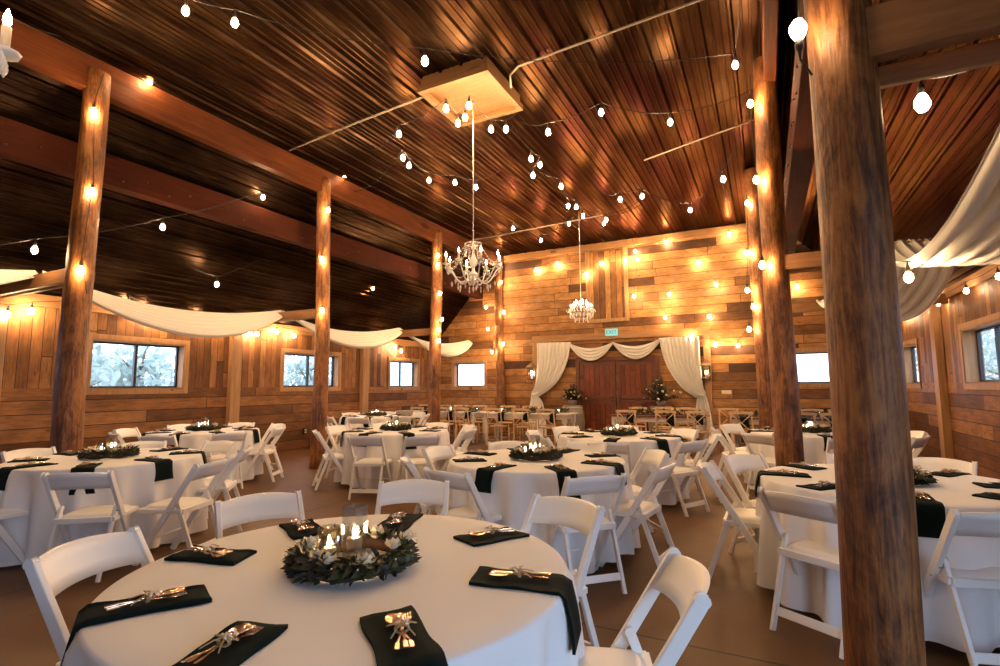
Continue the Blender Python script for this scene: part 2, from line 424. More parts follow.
def window(i, side, a, b, z0, z1, mull=True):
    """side: 'L','R' (a,b along Y) or 'B' (a,b along X)"""
    w = empty('window_%d' % i, kind='structure')
    if side == 'L':  P = lambda s, d, z: (XL - d, s, z)
    elif side == 'R': P = lambda s, d, z: (XR + d, s, z)
    else: P = lambda s, d, z: (s, YB + d, z)
    def bx(mb, s0, s1, d0, d1, za, zb):
        p, q = P(s0, d0, za), P(s1, d1, zb)
        mb.box(min(p[0],q[0]), max(p[0],q[0]), min(p[1],q[1]), max(p[1],q[1]), min(p[2],q[2]), max(p[2],q[2]))
    f = MB(); t = .032; d0, d1 = .15, .195
    bx(f, a+.02, b-.02, d0, d1, z0+.02, z0+.02+t); bx(f, a+.02, b-.02, d0, d1, z1-.02-t, z1-.02)
    bx(f, a+.02, a+.02+t, d0, d1, z0+.02+t, z1-.02-t); bx(f, b-.02-t, b-.02, d0, d1, z0+.02+t, z1-.02-t)
    if mull: m = (a+b)/2; bx(f, m-.022, m+.022, d0-.01, d1, z0+.02+t, z1-.02-t)
    f.build('window_frame', M['black'], w, bevel=.003)
    g = MB(); bx(g, a+.05, b-.05, .172, .176, z0+.05, z1-.05); g.build('glass_pane', M['pane'], w)
    j = MB(); jt = .02
    bx(j, a, a+jt, -.01, .21, z0, z1); bx(j, b-jt, b, -.01, .21, z0, z1); bx(j, a+jt, b-jt, -.01, .21, z1-jt, z1)
    j.build('window_jamb', M['trimz'], w)
    s = MB(); bx(s, a+jt, b-jt, -.03, .21, z0, z0+.02); s.build('window_sill', M['trimx'] if side == 'B' else M['trimy'], w, bevel=.003)
    c = MB(); cw = .085
    bx(c, a-cw, a, -.022, 0, z0-cw, z1+cw); bx(c, b, b+cw, -.022, 0, z0-cw, z1+cw)
    bx(c, a, b, -.022, 0, z1, z1+cw); bx(c, a, b, -.022, 0, z0-cw, z0)
    c.build('window_casing', M['trimz'], w, bevel=.003)
    # sky portal in the opening, so that daylight is sampled well
    L = D.lights.new('daylight_portal', 'AREA'); L.shape = 'RECTANGLE'; L.size = b-a; L.size_y = z1-z0; L.cycles.is_portal = True
    o = D.objects.new('daylight_portal', L); C.objects.link(o)
    o.location = P((a+b)/2, .25, (z0+z1)/2)
    dirv = Vector((1,0,0)) if side == 'L' else Vector((-1,0,0)) if side == 'R' else Vector((0,-1,0))
    o.rotation_euler = dirv.to_track_quat('-Z', 'Z').to_euler()
n = 1
for h in WL: window(n, 'L', *h); n += 1
for h in WR[:3]: window(n, 'R', *h); n += 1
window(n, 'B', *BW[0], mull=False); n += 1
window(n, 'B', *BW[1], mull=False); n += 1
for (loc, sx, sy, dv) in (((-6.5, YF-.25, 1.05), 1.0, 2.1, (0,1,0)), ((XR+.25, -.95, 1.35), 4.5, 2.7, (-1,0,0))):
    L = D.lights.new('daylight_portal', 'AREA'); L.shape = 'RECTANGLE'; L.size = sx; L.size_y = sy; L.cycles.is_portal = True
    o = D.objects.new('daylight_portal', L); C.objects.link(o); o.location = loc
    o.rotation_euler = Vector(dv).to_track_quat('-Z', 'Z').to_euler()

# loft hatch on the back wall
w = empty('door_1', kind='structure')
mb = MB(); mb.box(-4.28, -3.3, YB-.04, YB, 3.25, 5.15); mb.build('hatch_boards', M['hatch'], w)
mb = MB()
for x in (-4.38, -3.3): mb.box(x, x+.1, YB-.07, YB, 3.15, 5.2)
mb.box(-4.28, -3.3, YB-.07, YB, 3.15, 3.25); mb.build('hatch_frame', M['trimz'], w, bevel=.004)
# double barn doors
w = empty('door_2', kind='structure')
x0, x1, zt = -4.62, -2.56, 2.08
fr = MB()
fr.box(x0-.1, x0, YB-.1, YB, 0, zt+.12); fr.box(x1, x1+.1, YB-.1, YB, 0, zt+.12); fr.box(x0, x1, YB-.1, YB, zt, zt+.12)
fr.build('door_frame', M['dkwood'], w, bevel=.004)
xm = (x0+x1)/2
for a, b in ((x0, xm-.012), (xm+.012, x1)):
    for za, zb in ((.02, 1.03), (1.05, zt-.01)):
        lf = MB(); lf.box(a+.01, b-.01, YB-.05, YB-.01, za, zb); o = lf.build('door_leaf', M['doorw'], w)
        st = MB(); e = .1
        st.box(a+.01, a+.01+e, YB-.075, YB-.05, za, zb); st.box(b-.01-e, b-.01, YB-.075, YB-.05, za, zb)
        st.box(a+.01+e, b-.01-e, YB-.075, YB-.05, za, za+e); st.box(a+.01+e, b-.01-e, YB-.075, YB-.05, zb-e, zb)
        st.build('door_rail', M['dkwood'], o, bevel=.003)
    hd = MB(); hx = b-.09 if a == x0 else a+.09
    hd.tube([(hx, YB-.085, .98), (hx, YB-.12, 1.0), (hx, YB-.12, 1.12), (hx, YB-.085, 1.14)], .01, 6)
    hd.build('door_handle', M['black'], w)

# ------------------------------------------------------------------ posts and beams
def log_post(x, y, r0, r1, ztop, label, seed, notch=False):
    rnd = random.Random(seed); mb = MB(); nz = 40; n = 28
    ph = [rnd.random()*6 for _ in range(6)]
    def fn(u, v):
        z = v*ztop; a = 2*PI*u; r = r0 + (r1-r0)*v
        r *= 1 + .022*math.sin(3*a+ph[0]+z*.6) + .018*math.sin(2*a+ph[1]-z*.9) + .012*math.sin(z*3.1+ph[2]+a)
        ox = .018*math.sin(z*.9+ph[3]); oy = .018*math.sin(z*1.1+ph[4])
        return Vector((ox+r*math.cos(a), oy+r*math.sin(a), z))
    mb.grid(fn, n, nz, wrap=True)
    b = len(mb.v); mb.f.append(tuple(range(b-n, b))); mb.sm.append(False); mb.f.append(tuple(range(n))[::-1]); mb.sm.append(False)
    o = mb.build('log_post', M['log'], loc=(x, y, 0))
    return tag(o, label, 'post', 'peeled log posts under the two long beams')
log_post(-7.10, 3.09, .15, .13, 5.25, 'peeled log post beside the wide left window, wrapped in three bulbs', 1)
log_post(-7.10, 6.82, .135, .12, 5.25, 'peeled log post in front of the second left window', 2)
log_post(-7.10, 10.47, .15, .13, 5.25, 'peeled log post near the back left corner, in front of aisle roof', 3)
log_post(-7.05, 13.80, .13, .12, 5.40, 'peeled log post standing against the back wall left of the doors', 4)
log_post(.385, 2.78, .142, .125, 5.40, 'thick dark log post filling the right foreground', 5)
log_post(.185, 6.82, .15, .128, 5.36, 'peeled log post left of the thick one, beside right rear window', 6)
log_post(-.02, 10.45, .15, .13, 5.4, 'slimmer log post seen just behind another, right of the doors', 7)
def solid(name, mat, label, cat, group, boxes, bevel=.006):
    mb = MB()
    for b in boxes: mb.box(*b)
    return tag(mb.build(name, mat, bevel=bevel), label, cat, group)
bm_ = 'long roof beams running to the back wall'
solid('roof_beam', M['beam'], 'wide glulam beam along the left side of the high metal ceiling', 'beam', bm_, [(-7.2,-7.06, YF, YB, 5.0, 5.42)])
solid('roof_beam', M['beam'], 'long beam on top of the right row of log posts', 'beam', bm_, [(.17,.30, YF, YB, 5.02, 5.42)])
def bolted(x0, x1, z0, z1, xf, label):
    r = empty('purlin_beam', (0,0,0), 0, label, 'beam', 'bolted beams under the aisle roofs')
    mb = MB(); mb.box(x0, x1, YF, YB, z0, z1); mb.build('beam_body', M['purlin'], r, bevel=.008)
    b = MB(); b.lathe([(.001,0),(.014,0),(.014,.012),(.001,.014)], 8, M=Matrix.Rotation(PI/2 if xf > x0+.01 else -PI/2, 4, 'Y')); me = b.mesh('bolt', M['black'])
    for i in range(60):
        o = D.objects.new('bolt', me); C.objects.link(o); o.parent = r; o.location = (xf, YF+.4+i*.31, z0+(.10 if i % 2 else .2))
bolted(-7.93, -7.73, 4.14, 4.56, -7.73, 'shade darkened bolted beam hanging under the left aisle roof')
bolted(.42, .68, 4.15, 4.60, .42, 'bolted beam under the right aisle roof behind thick log post')
tie_g = 'tie boards from log posts to side walls'
for y, l in ((3.14, 'tie board from left log post to wall above the wide window'), (6.87, 'tie board from second log post to the left wall'), (10.52, 'tie board from third log post to the left wall')):
    solid('tie_beam', M['tie'], l, 'beam', tie_g, [(XL+.02, -7.1, y-.12, y-.06, 2.66, 2.83), (XL+.02, -7.1, y+.06, y+.10, 2.68, 2.80)])
solid('tie_beam', M['tie'], 'heavy tie board leaving the thick log post at upper right', 'beam', tie_g, [(.42, XR-.02, 2.70, 2.78, 2.86, 3.10), (.42, XR-.02, 2.88, 2.92, 2.80, 2.90)])
solid('tie_beam', M['tie'], 'tie board between the right rear log post and the wall', 'beam', tie_g, [(.2, XR-.02, 6.72, 6.80, 2.72, 2.90), (.2, XR-.02, 6.86, 6.90, 2.70, 2.74)])
solid('tie_beam', M['tie'], 'far lower tie board behind right rear log post', 'beam', tie_g, [(0, XR-.02, 10.40, 10.46, 2.66, 2.82)])

# conduits on the ceiling
def cable(name, pts, r, mat, label, cat, group=None, n=6):
    mb = MB(); mb.tube(pts, r, n); return tag(mb.build(name, mat), label, cat, group)
zc = ZC-.045
cg = 'conduits across the metal ceiling'
cable('ceiling_conduit', [(-6.95,5.85,zc), (-5.4,5.68,zc), (-3.8,5.55,zc)], .014, M['rope'], 'pale conduit running from the left beam to the ceiling box', 'conduit', cg)
cable('ceiling_conduit', [(-2.75,5.75,zc-.12),(-2.7,5.62,zc-.03), (-2.55,5.55,zc), (-1.6,5.48,zc), (-.6,5.42,zc), (.05,5.38,zc)], .014, M['rope'], 'pale conduit running from the ceiling box to the right beam', 'conduit', cg)
cable('ceiling_conduit', [(-1.72,9.05,zc), (-.8,8.7,zc), (.05,8.4,zc)], .014, M['rope'], 'short conduit at the right of the ceiling near log posts', 'conduit', cg)
cable('ceiling_conduit', [(-7.0,12.0,zc), (-5.0,11.8,zc), (-3.2,11.6,zc)], .014, M['rope'], 'far conduit running above the large chandelier', 'conduit', cg)
# wooden box on the ceiling
bx = empty('ceiling_box', (-3.32, 5.72, ZC), 0, 'square wooden box fixed to the metal ceiling above the chandelier', 'box')
mb = MB(); s = .49
mb.box(-s, s, -s, s, -.16, -.0); mb.build('box_body', M['pale'], bx, bevel=.004)
mb = MB(); mb.box(-s-.03,s+.03,-s-.03,-s+.04,-.22,-.14).box(-s-.03,s+.03,s-.04,s+.03,-.22,-.14).box(-s-.03,-s+.04,-s+.04,s-.04,-.22,-.14).box(s-.04,s+.03,-s+.04,s-.04,-.22,-.14)
mb.build('box_rim', M['pale'], bx, bevel=.004)

# ------------------------------------------------------------------ lights on strings
def bulb_mb(s=1.0, up=False):
    pr = [(.001,-.105),(.018,-.098),(.030,-.078),(.032,-.06),(.026,-.038),(.014,-.018),(.012,-.01)]
    mb = MB(); mb.lathe([(r*s, z*s*(-1 if up else 1)) for r, z in pr], 8); return mb
def sock_mb(up=False):
    g = -1 if up else 1
    mb = MB(); mb.lathe([(.001,-.02*g),(.017,-.018*g),(.018,.02*g),(.010,.035*g),(.004,.07*g),(.001,.08*g)], 8); return mb
BULB = bulb_mb().mesh('bulb', M['bulb']); BULBB = bulb_mb(1.15).mesh('bulb', M['bulbb']); SOCK = sock_mb().mesh('socket', M['dark']); BULBD = bulb_mb(.9).mesh('bulb', emis('soft filament glow', (1, .64, .35), 100))
BULBU = bulb_mb(1.15, True).mesh('bulb', M['bulbb']); SOCKU = sock_mb(True).mesh('socket', M['dark'])
def string_light(label, pts, ends=(None, None), sag=.06, big=(), up=(), r=.005, dim=False):
    root = empty('string_light', (0,0,0), 0, label, 'string light', 'strings of warm bulbs')
    for i, p in enumerate(pts):
        u = i in up
        b = D.objects.new('bulb', (BULBU if u else BULBB) if (i in big or u) else BULBD if dim else BULB); C.objects.link(b); b.parent = root; b.location = p
        q = D.objects.new('socket', SOCKU if u else SOCK); C.objects.link(q); q.parent = b
    tops = [Vector(p) + Vector((0,0,-.075 if i in up else .075)) for i, p in enumerate(pts)]
    if ends[0]: tops.insert(0, Vector(ends[0]))
    if ends[1]: tops.append(Vector(ends[1]))
    path = []
    for a, b in zip(tops[:-1], tops[1:]):
        L = (b-a).length; sg = min(sag*L, .25)
        for k in range(6): t = k/6; path.append(a.lerp(b, t) - Vector((0,0,4*sg*t*(1-t))))
    path.append(tops[-1])
    mb = MB(); mb.tube(path, r, 5); mb.build('cable', M['dark'], root)
    return root
Z = lambda z, *px: [onz(x, y, z) for x, y in px]
XX = lambda X, *px: [onx(x, y, X) for x, y in px]
YY = lambda Y, *px: [ony(x, y, Y) for x, y in px]
string_light('bulb string along the top of the left glulam beam', XX(-6.98, (118,53),(150,77),(339,162),(345,172),(380,189)), ((-6.98,1.8,5.3),(-6.98,11.,5.3)))
string_light('nearest bulb string across the ceiling with the large hanging bulb', Z(5.0, (186,5),(235,17)) + Z(4.85, (425,55)) + Z(5.0, (735,60)), (onz(150,-15,5.35), (.1, 4.2, 5.3)), big=(2,), sag=.04)
string_light('bulb string bunched under the wooden ceiling box', Z(4.95, (399,130)) + Z(4.9, (446,104),(458,119),(465,113),(469,101),(491,125),(506,125)), (onz(370,150,5.38), onz(520,108,5.38)))
string_light('bulb string left of the chandelier chain', Z(4.9, (403,154),(409,162),(429,177),(455,179),(476,184)), ((-6.95, 7.4, 5.2), onz(500,170,5.38)))
string_light('bulb string crossing the middle of the ceiling rightwards', Z(4.95, (548,128),(601,108),(670,118)), (onz(520,122,5.38), (.08, 7.3, 5.3)))
string_light('bulb string hanging right of the chandelier over the centre', Z(4.8, (531,155),(540,161),(533,172),(561,183),(568,203),(576,204),(583,213),(606,217)), (onz(515,130,5.38), onz(640,200,5.38)))
string_light('bulb string leading to the bright flood bulb by the log posts', Z(4.75, (620,196),(642,193),(690,207),(723,175)), (onz(600,190,5.38), (.08, 7.2, 5.2)), big=(3,))
string_light('far bulb string just in front of the back wall top', Z(5.0, (513,226),(541,238),(569,221),(604,221)), ((-6.95,11.9,5.3), onz(640,205,5.38)))
string_light('bulb string on the back wall left of the loft hatch', YY(13.86, (536,268),(557,262),(586,272),(601,261)), ((-6.9,13.86,5.15),(-3.4,13.86,5.1)))
string_light('bulb string on the back wall right of the loft hatch', YY(13.84, (625,258),(635,249),(666,240),(698,260),(729,232),(746,250)), ((-3.4,13.84,5.1),(-.1,13.84,5.1)))
string_light('middle bulb string across the back wall', YY(13.7, (638,257),(634,294),(669,292),(716,282)), (onz(632,238,5.38),(-.1,13.5,4.0)))
string_light('lowest bulb string across back wall above the header', YY(13.8, (665,315),(709,314),(691,334),(715,342),(738,343)), ((-2.4,13.8,3.6),(-.2,13.8,3.0)), sag=.1)
string_light('bulbs wound round the left log post', XX(-6.93, (94,107),(93,187),(81,265)), ((-6.95,3.1,5.2),(-6.95,3.1,2.5)), sag=0)
string_light('bulbs wound round the second log post', [ony(x,y,6.66) for x,y in ((328,207),(322,256),(322,307))], ((-6.97,6.7,5.1),(-6.97,6.7,2.7)), sag=0)
string_light('bulbs wound round the back left log post', YY(10.28, (438,253),(438,262),(440,291),(442,317),(439,327),(439,338)), ((-6.9,10.3,5.0),(-6.9,10.3,2.3)), sag=0)
string_light('bulbs wound round the log post on the back wall', YY(13.62, (500,262),(501,280),(504,310),(503,342),(486,305),(488,327),(492,350)), ((-6.85,13.6,5.2),(-7.15,13.6,2.4)), sag=0)
string_light('bulbs wound round the paired log posts right of doors', YY(10.25, (747,200),(748,250),(747,287),(753,303),(749,326)) , ((-.15,10.25,5.0),(-.15,10.25,2.3)), sag=0)
string_light('bulbs running up the right rear log post', YY(6.62, (750,99),(756,175),(762,260)), ((.02,6.6,5.1),(.02,6.6,2.9)), sag=0)
string_light('upper bulb string hanging under the left aisle roof', XX(-7.62, (35,245),(163,223),(263,194),(353,202)), (onx(-60,250,-7.6), (-7.2,8.2,4.9)), sag=.03)
string_light('lower bulb string hanging under the left aisle roof', XX(-8.55, (217,281),(293,245),(373,286),(404,236)), (onx(180,262,-8.5), (-8.0,13.2,4.2)), sag=.03)
string_light('bulb string along the top of the left wall', XX(-9.36, (8,310),(32,307),(129,299),(155,317),(208,322),(250,331),(257,331),(277,329),(294,333),(395,345),(401,349)), (onx(-20,300,-9.36), (-9.36,13.8,2.75)), sag=.02)
string_light('bulb string along the top of the right wall', XX(2.53, (998,272),(966,287),(938,300),(919,309),(905,316),(898,319)), ((2.53,5.0,2.85),(2.53,13.5,2.75)), sag=.02, dim=True)
string_light('large bulb hanging in the right aisle below the tie board', [ony(921,91,3.4)], (ony(905,60,2.95), ony(990,60,2.95)), big=(0,), sag=.05)
string_light('bulb hanging before the ivory swag right of the thick log post', [ony(908,270,5.2)], (ony(880,258,5.0), ony(960,258,6.0)), sag=.05)
string_light('upward pointing bare bulb beside the thick log post top', [ony(799,44,2.62)], (ony(812,75,2.66), (.3,2.64,4.9)), sag=0, up=(0,))
for yy, l in ((1.6,'unseen bulb string added to light the foreground table'),):
    string_light(l, [(-6.2+.92*i, yy+.1*math.sin(i), 4.86+.08*math.sin(i*1.7)) for i in range(7)], ((-7.0,yy,5.2),(.08,yy,5.2)), sag=.08)  # out of view, added to throw warm light on the foreground table
string_light('bulb in the gap between the right log posts', [ony(797,284,13.8)], ((.4,13.8,4.2),(1.2,13.8,4.4)))

# ------------------------------------------------------------------ chandeliers
def candle_chandelier():
    root = empty('chandelier', (0,0,0), 0)
    col = MB(); col.lathe([(.001,-.30),(.02,-.29),(.028,-.26),(.015,-.23),(.05,-.2),(.075,-.17),(.06,-.14),(.022,-.11),(.018,-.06),(.045,-.02),(.05,.03),(.03,.08),(.014,.13),(.012,.17),(.035,.2),(.02,.23),(.012,.27),(.001,.28)], 14)
    col.build('centre_column', M['white'], root)
    rod = MB(); rod.tube([(0,0,.27),(0,0,2.35)], .007, 6); rod.build('hanging_rod', M['white'], root)
    crown = MB(); crown.tube([(.11*math.cos(a), .11*math.sin(a), .25) for a in [2*PI*i/20 for i in range(21)]], .006, 5, False)
    for i in range(4):
        a = PI/2*i; crown.tube([(.012*math.cos(a),.012*math.sin(a),.25),(.11*math.cos(a),.11*math.sin(a),.25)], .004, 4)
    crown.build('crown_ring', M['white'], root)
    dm = MB(); dm.lathe([(.001,-.055),(.010,-.035),(.012,-.022),(.004,-.004),(.002,0)], 6, smooth=False); dmesh = dm.mesh('crystal_drop', M['crystal'])
    def drop(x, y, z, s=1.0):
        o = D.objects.new('crystal_drop', dmesh); C.objects.link(o); o.parent = root; o.location = (x, y, z); o.scale = (s,)*3
    def strand(pts, r):
        m = MB(); m.tube(pts, .0015, 4)
        for p in pts[1:-1]: m.lathe([(.001,-r),(r,0),(.001,r)], 6, p, smooth=False)
        m.build('bead_strand', M['crystal'], root)
    for i in range(12):
        a = 2*PI*i/12
        strand([(.11*math.cos(a), .11*math.sin(a), .25-.03*q) for q in range(5)], .009)
        drop(.11*math.cos(a), .11*math.sin(a), .13, .8)
    for i in range(8):
        a = 2*PI*i/8; cs, sn = math.cos(a), math.sin(a)
        arm = MB(); pts = []
        for k in range(13):
            t = k/12; r = .03+.33*t; z = -.16-.12*math.sin(PI*min(1, t*1.15))+.12*t*t
            pts.append((r*cs, r*sn, z))
        arm.tube(pts, [.012-.005*k/12 for k in range(13)], 6)
        e = pts[-1]
        arm.lathe([(.006,-.01),(.04,.0),(.045,.012),(.018,.008),(.016,.02)], 10, e)
        A = arm.build('arm', M['white'], root)
        sl = MB(); sl.lathe([(.013,.01),(.0135,.10),(.001,.102)], 8, e); sl.build('candle_sleeve', M['wax'], A)
        fl = MB(); fl.lathe([(.004,.10),(.012,.115),(.011,.135),(.001,.165)], 7, e); fl.build('flame_bulb', M['bulbb'], A)
        for q in range(4): 
            b = a + (q-1.5)*.08; drop(.36*math.cos(b), .36*math.sin(b), e[2]-.005, 1.0)
        # swags of beads between arms
        a2 = a+2*PI/8
        strand([(.36*((1-t)*cs+t*math.cos(a2)), .36*((1-t)*sn+t*math.sin(a2)), e[2]-.02-.30*t*(1-t)) for t in [q/9 for q in range(10)]], .011)
        strand([((.11+.25*t)*cs, (.11+.25*t)*sn, .235-(.235-e[2])*t-.26*t*(1-t)) for t in [q/10 for q in range(11)]], .009)
        for q in range(2): drop(.2*cs, .2*sn, -.27-.045*q, 1)
        drop(.28*math.cos(a+.39), .28*math.sin(a+.39), -.24, 1.3)
    drop(0,0,-.3,1.6)
    for i in range(8): a = 2*PI*i/8+.2; drop(.07*math.cos(a), .07*math.sin(a), -.2, 1.2)
    return root
ch = candle_chandelier()
ch.location = (-3.3, 5.72, 3.0)
tag(ch, 'large white candle chandelier hanging below the wooden ceiling box', 'chandelier', 'chandeliers in the nave')
kids(ch)
U3 = Matrix.Rotation(math.radians(38), 3, 'Z') @ (RM @ Vector((1,0,0))); U3.z = 0; U3.normalize()
c3 = dup(ch, loc=EYE + ray(7, 24).normalized()*2.6 - U3*.36 - Vector((0,0,.07)), rz=math.atan2(U3.y, U3.x), label='white candle chandelier cut off at the top left corner of the picture')
# crystal ball chandelier further back
c2 = empty('chandelier', ony(581, 309, 11.2), .3, 'round crystal cluster chandelier in front of the loft hatch', 'chandelier', 'chandeliers in the nave')
mb = MB(); mb.tube([(0,0,.0),(0,0,ZC-c2.location.z)], .006, 6); mb.build('hanging_rod', M['white'], c2)
mb = MB(); cr = MB(); cn = 0; rnd = random.Random(3)
dm = MB(); dm.lathe([(.001,-.05),(.012,-.03),(.014,-.018),(.001,.004)], 5, smooth=False); dmesh = dm.mesh('crystal_drop', M['crystal'])
fm = MB(); fm.lathe([(.004,.0),(.014,.015),(.012,.04),(.001,.07)], 7); fmesh = fm.mesh('flame_bulb', M['bulbb'])
for lv, rr in ((-.18,.12),(-.08,.22),(.03,.27),(.12,.22),(.2,.12)):
    mb.tube([(rr*math.cos(a), rr*math.sin(a), lv) for a in [2*PI*i/18 for i in range(19)]], .006, 4, False)
    for i in range(6): a = PI/3*i; mb.tube([(0,0,lv),(rr*math.cos(a), rr*math.sin(a), lv)], .004, 4)
    for i in range(int(rr*90)):
        a = 2*PI*i/int(rr*90)
        for q in range(3):
            r2 = rr + rnd.uniform(-.02,.06)
            pp = (r2*math.cos(a), r2*math.sin(a), lv-.02-.03*q+rnd.uniform(-.01,.01)); cn += 1
            if cn <= 95: o = D.objects.new('crystal_drop', dmesh); C.objects.link(o); o.parent = c2; o.location = pp
            else: cr.lathe([(.001,-.05),(.012,-.03),(.014,-.018),(.001,.004)], 5, pp, smooth=False)
for i in range(13):
    a = 2*PI*i/8 if i < 8 else 2*PI*i/5; r2 = .22 if i < 8 else .12
    o = D.objects.new('flame_bulb', fmesh); C.objects.link(o); o.parent = c2; o.location = (r2*math.cos(a), r2*math.sin(a), .06 if i < 8 else .14)
mb.build('ring_frame', M['black'], c2)
if cr.v: cr.build('crystal_drops', M['crystal'], c2)['kind'] = 'stuff'

# ------------------------------------------------------------------ fabric swags
def swag(name, A, B, sag0, sag1, width, end_w, label, group, lat, nf=6, U=40, V=56, ed=.6):
    A = Vector(A); B = Vector(B); lat = Vector(lat).normalized(); mb = MB()
    def fn(u, v):
        s = 4*u*(1-u); sp = s**.7 if s > 0 else 0
        w = end_w + (width-end_w)*sp
        sg = sag0 + (sag1-sag0)*v
        p = A.lerp(B, u) - Vector((0,0,1))*(sg*s + end_w*ed*v*(1-sp)) + lat*(w*(v-.5))
        fold = math.sin(v*2*PI*nf + 1.2*math.sin(u*3))
        amp = .014 + .024*sp
        p += Vector((0,0,1))*fold*amp + lat*math.cos(v*2*PI*nf)*amp*.5
        return p
    mb.grid(fn, U, V)
    return tag(mb.build(name, M['drape'], solid=.003), label, 'fabric swag', group)
sg = 'ivory fabric swags along the aisles'
xs = -8.15
swag('fabric_swag', (xs, -.6, 2.86), (xs, 3.08, 2.90), .15, .55, .5, .12, 'ivory fabric swag at the far left edge of the picture', sg, (1,0,0))
swag('fabric_swag', (xs+.1, 3.12, 2.90), (xs, 6.86, 2.88), .25, .68, .55, .14, 'ivory fabric swag above the wide left window', sg, (1,0,0))
swag('fabric_swag', (xs, 6.9, 2.88), (xs, 10.48, 2.90), .25, .62, .5, .14, 'ivory fabric swag above the second left window', sg, (1,0,0))
swag('fabric_swag', (xs, 10.5, 2.90), (xs, 13.95, 2.85), .25, .62, .5, .14, 'ivory fabric swag in the back left corner', sg, (1,0,0))
swag('fabric_swag', (1.62, 2.74, 3.13), (1.55, 6.76, 2.94), .66, .72, 1.0, .85, 'broad ivory fabric swag across the right aisle', sg, (1,0,0), nf=8, ed=.08)
swag('fabric_swag', (1.5, 6.76, 2.94), (1.2, 10.42, 2.86), .3, .62, .95, .7, 'ivory fabric swag beyond the second right tie board', sg, (1,0,0), nf=8, ed=.08)

# door curtains
def panel(label, rows, fold_n, nu=48):
    """rows: (zc_left point, right point) from top to bottom as world (x,z); folds deepen where gathered"""
    mb = MB(); nr = len(rows)-1
    def cr(vals, t):
        i = min(int(t), nr-1); f = t-i
        p0 = vals[max(i-1,0)]; p1 = vals[i]; p2 = vals[i+1]; p3 = vals[min(i+2,nr)]
        return .5*((2*p1)+(-p0+p2)*f+(2*p0-5*p1+4*p2-p3)*f*f+(-p0+3*p1-3*p2+p3)*f**3)
    def fn(u, v):
        t = v*nr
        xl = cr([r[0] for r in rows], t); zl = cr([r[1] for r in rows], t)
        xr = cr([r[2] for r in rows], t); zr = cr([r[3] for r in rows], t)
        w = max(.08, math.hypot(xr-xl, zr-zl)); amp = min(.035, .02/w*.8+.008)
        return Vector((xl+(xr-xl)*u, YB-.14 - .045 + amp*math.sin(u*2*PI*fold_n+.6*math.sin(v*4)), zl+(zr-zl)*u))
    mb.grid(fn, nu*2, 60)
    return mb
def bp(px, py):
    p = ony(px, py, YB-.18); return p.x, p.z
def rows(lst): return [(*bp(*a), *bp(*b)) for a, b in lst]
cu = empty('door_curtain', (0,0,0), 0, 'ivory curtain tied back at the left of the barn doors', 'curtain', 'curtains framing the barn doors')
panel('', rows([((537,343),(571,342)), ((537,362),(567,362)), ((536,378),(560,378)), ((534,388),(549,390)), ((532,392),(538,397))]), 9).build('curtain_panel', M['drape'], cu, solid=.003)
panel('', rows([((532,391),(538,396)), ((530,402),(543,404)), ((528,420),(546,424)), ((527,433),(547,437))]), 5).build('curtain_tail', M['drape'], cu, solid=.003)
mb = MB(); x, z = bp(535,394); mb.tube([(x+.09*math.cos(a), YB-.18+.09*math.sin(a), z+.02*math.cos(a)) for a in [2*PI*i/12 for i in range(13)]], .02, 6, False); mb.build('tie_back', M['drape'], cu)
cu = empty('door_curtain', (0,0,0), 0, 'ivory curtain tied back at the right of the barn doors', 'curtain', 'curtains framing the barn doors')
panel('', rows([((659,338),(699,336)), ((663,356),(700,354)), ((670,372),(701,370)), ((682,388),(703,386)), ((696,398),(706,393))]), 10).build('curtain_panel', M['drape'], cu, solid=.003)
panel('', rows([((697,398),(705,392)), ((696,406),(709,405)), ((694,420),(712,421)), ((693,438),(714,440))]), 5).build('curtain_tail', M['drape'], cu, solid=.003)
mb = MB(); x, z = bp(701,395); mb.tube([(x+.09*math.cos(a), YB-.18+.09*math.sin(a), z-.02*math.cos(a)) for a in [2*PI*i/12 for i in range(13)]], .02, 6, False); mb.build('tie_back', M['drape'], cu)
def bpz(px, py): x, z = bp(px, py); return (x, YB-.2, z)
for A_, B_, l in (((569,343),(613,342), 'left'), ((613,342),(661,338), 'right')):
    mb = MB(); A = Vector(bpz(*A_)); B = Vector(bpz(*B_))
    def fn(u, v, A=A, B=B):
        s = 4*u*(1-u); p = A.lerp(B, u); p = p - Vector((0,0,1))*((.16+.30*v)*s + .05*v)
        p.y += -.03*s + .018*math.sin(v*2*PI*4) ; return p
    mb.grid(fn, 30, 24)
    tag(mb.build('door_swag', M['drape'], solid=.003), 'ivory swag draped over the %s half of the barn doors' % l, 'fabric swag', 'swags over the barn doors')

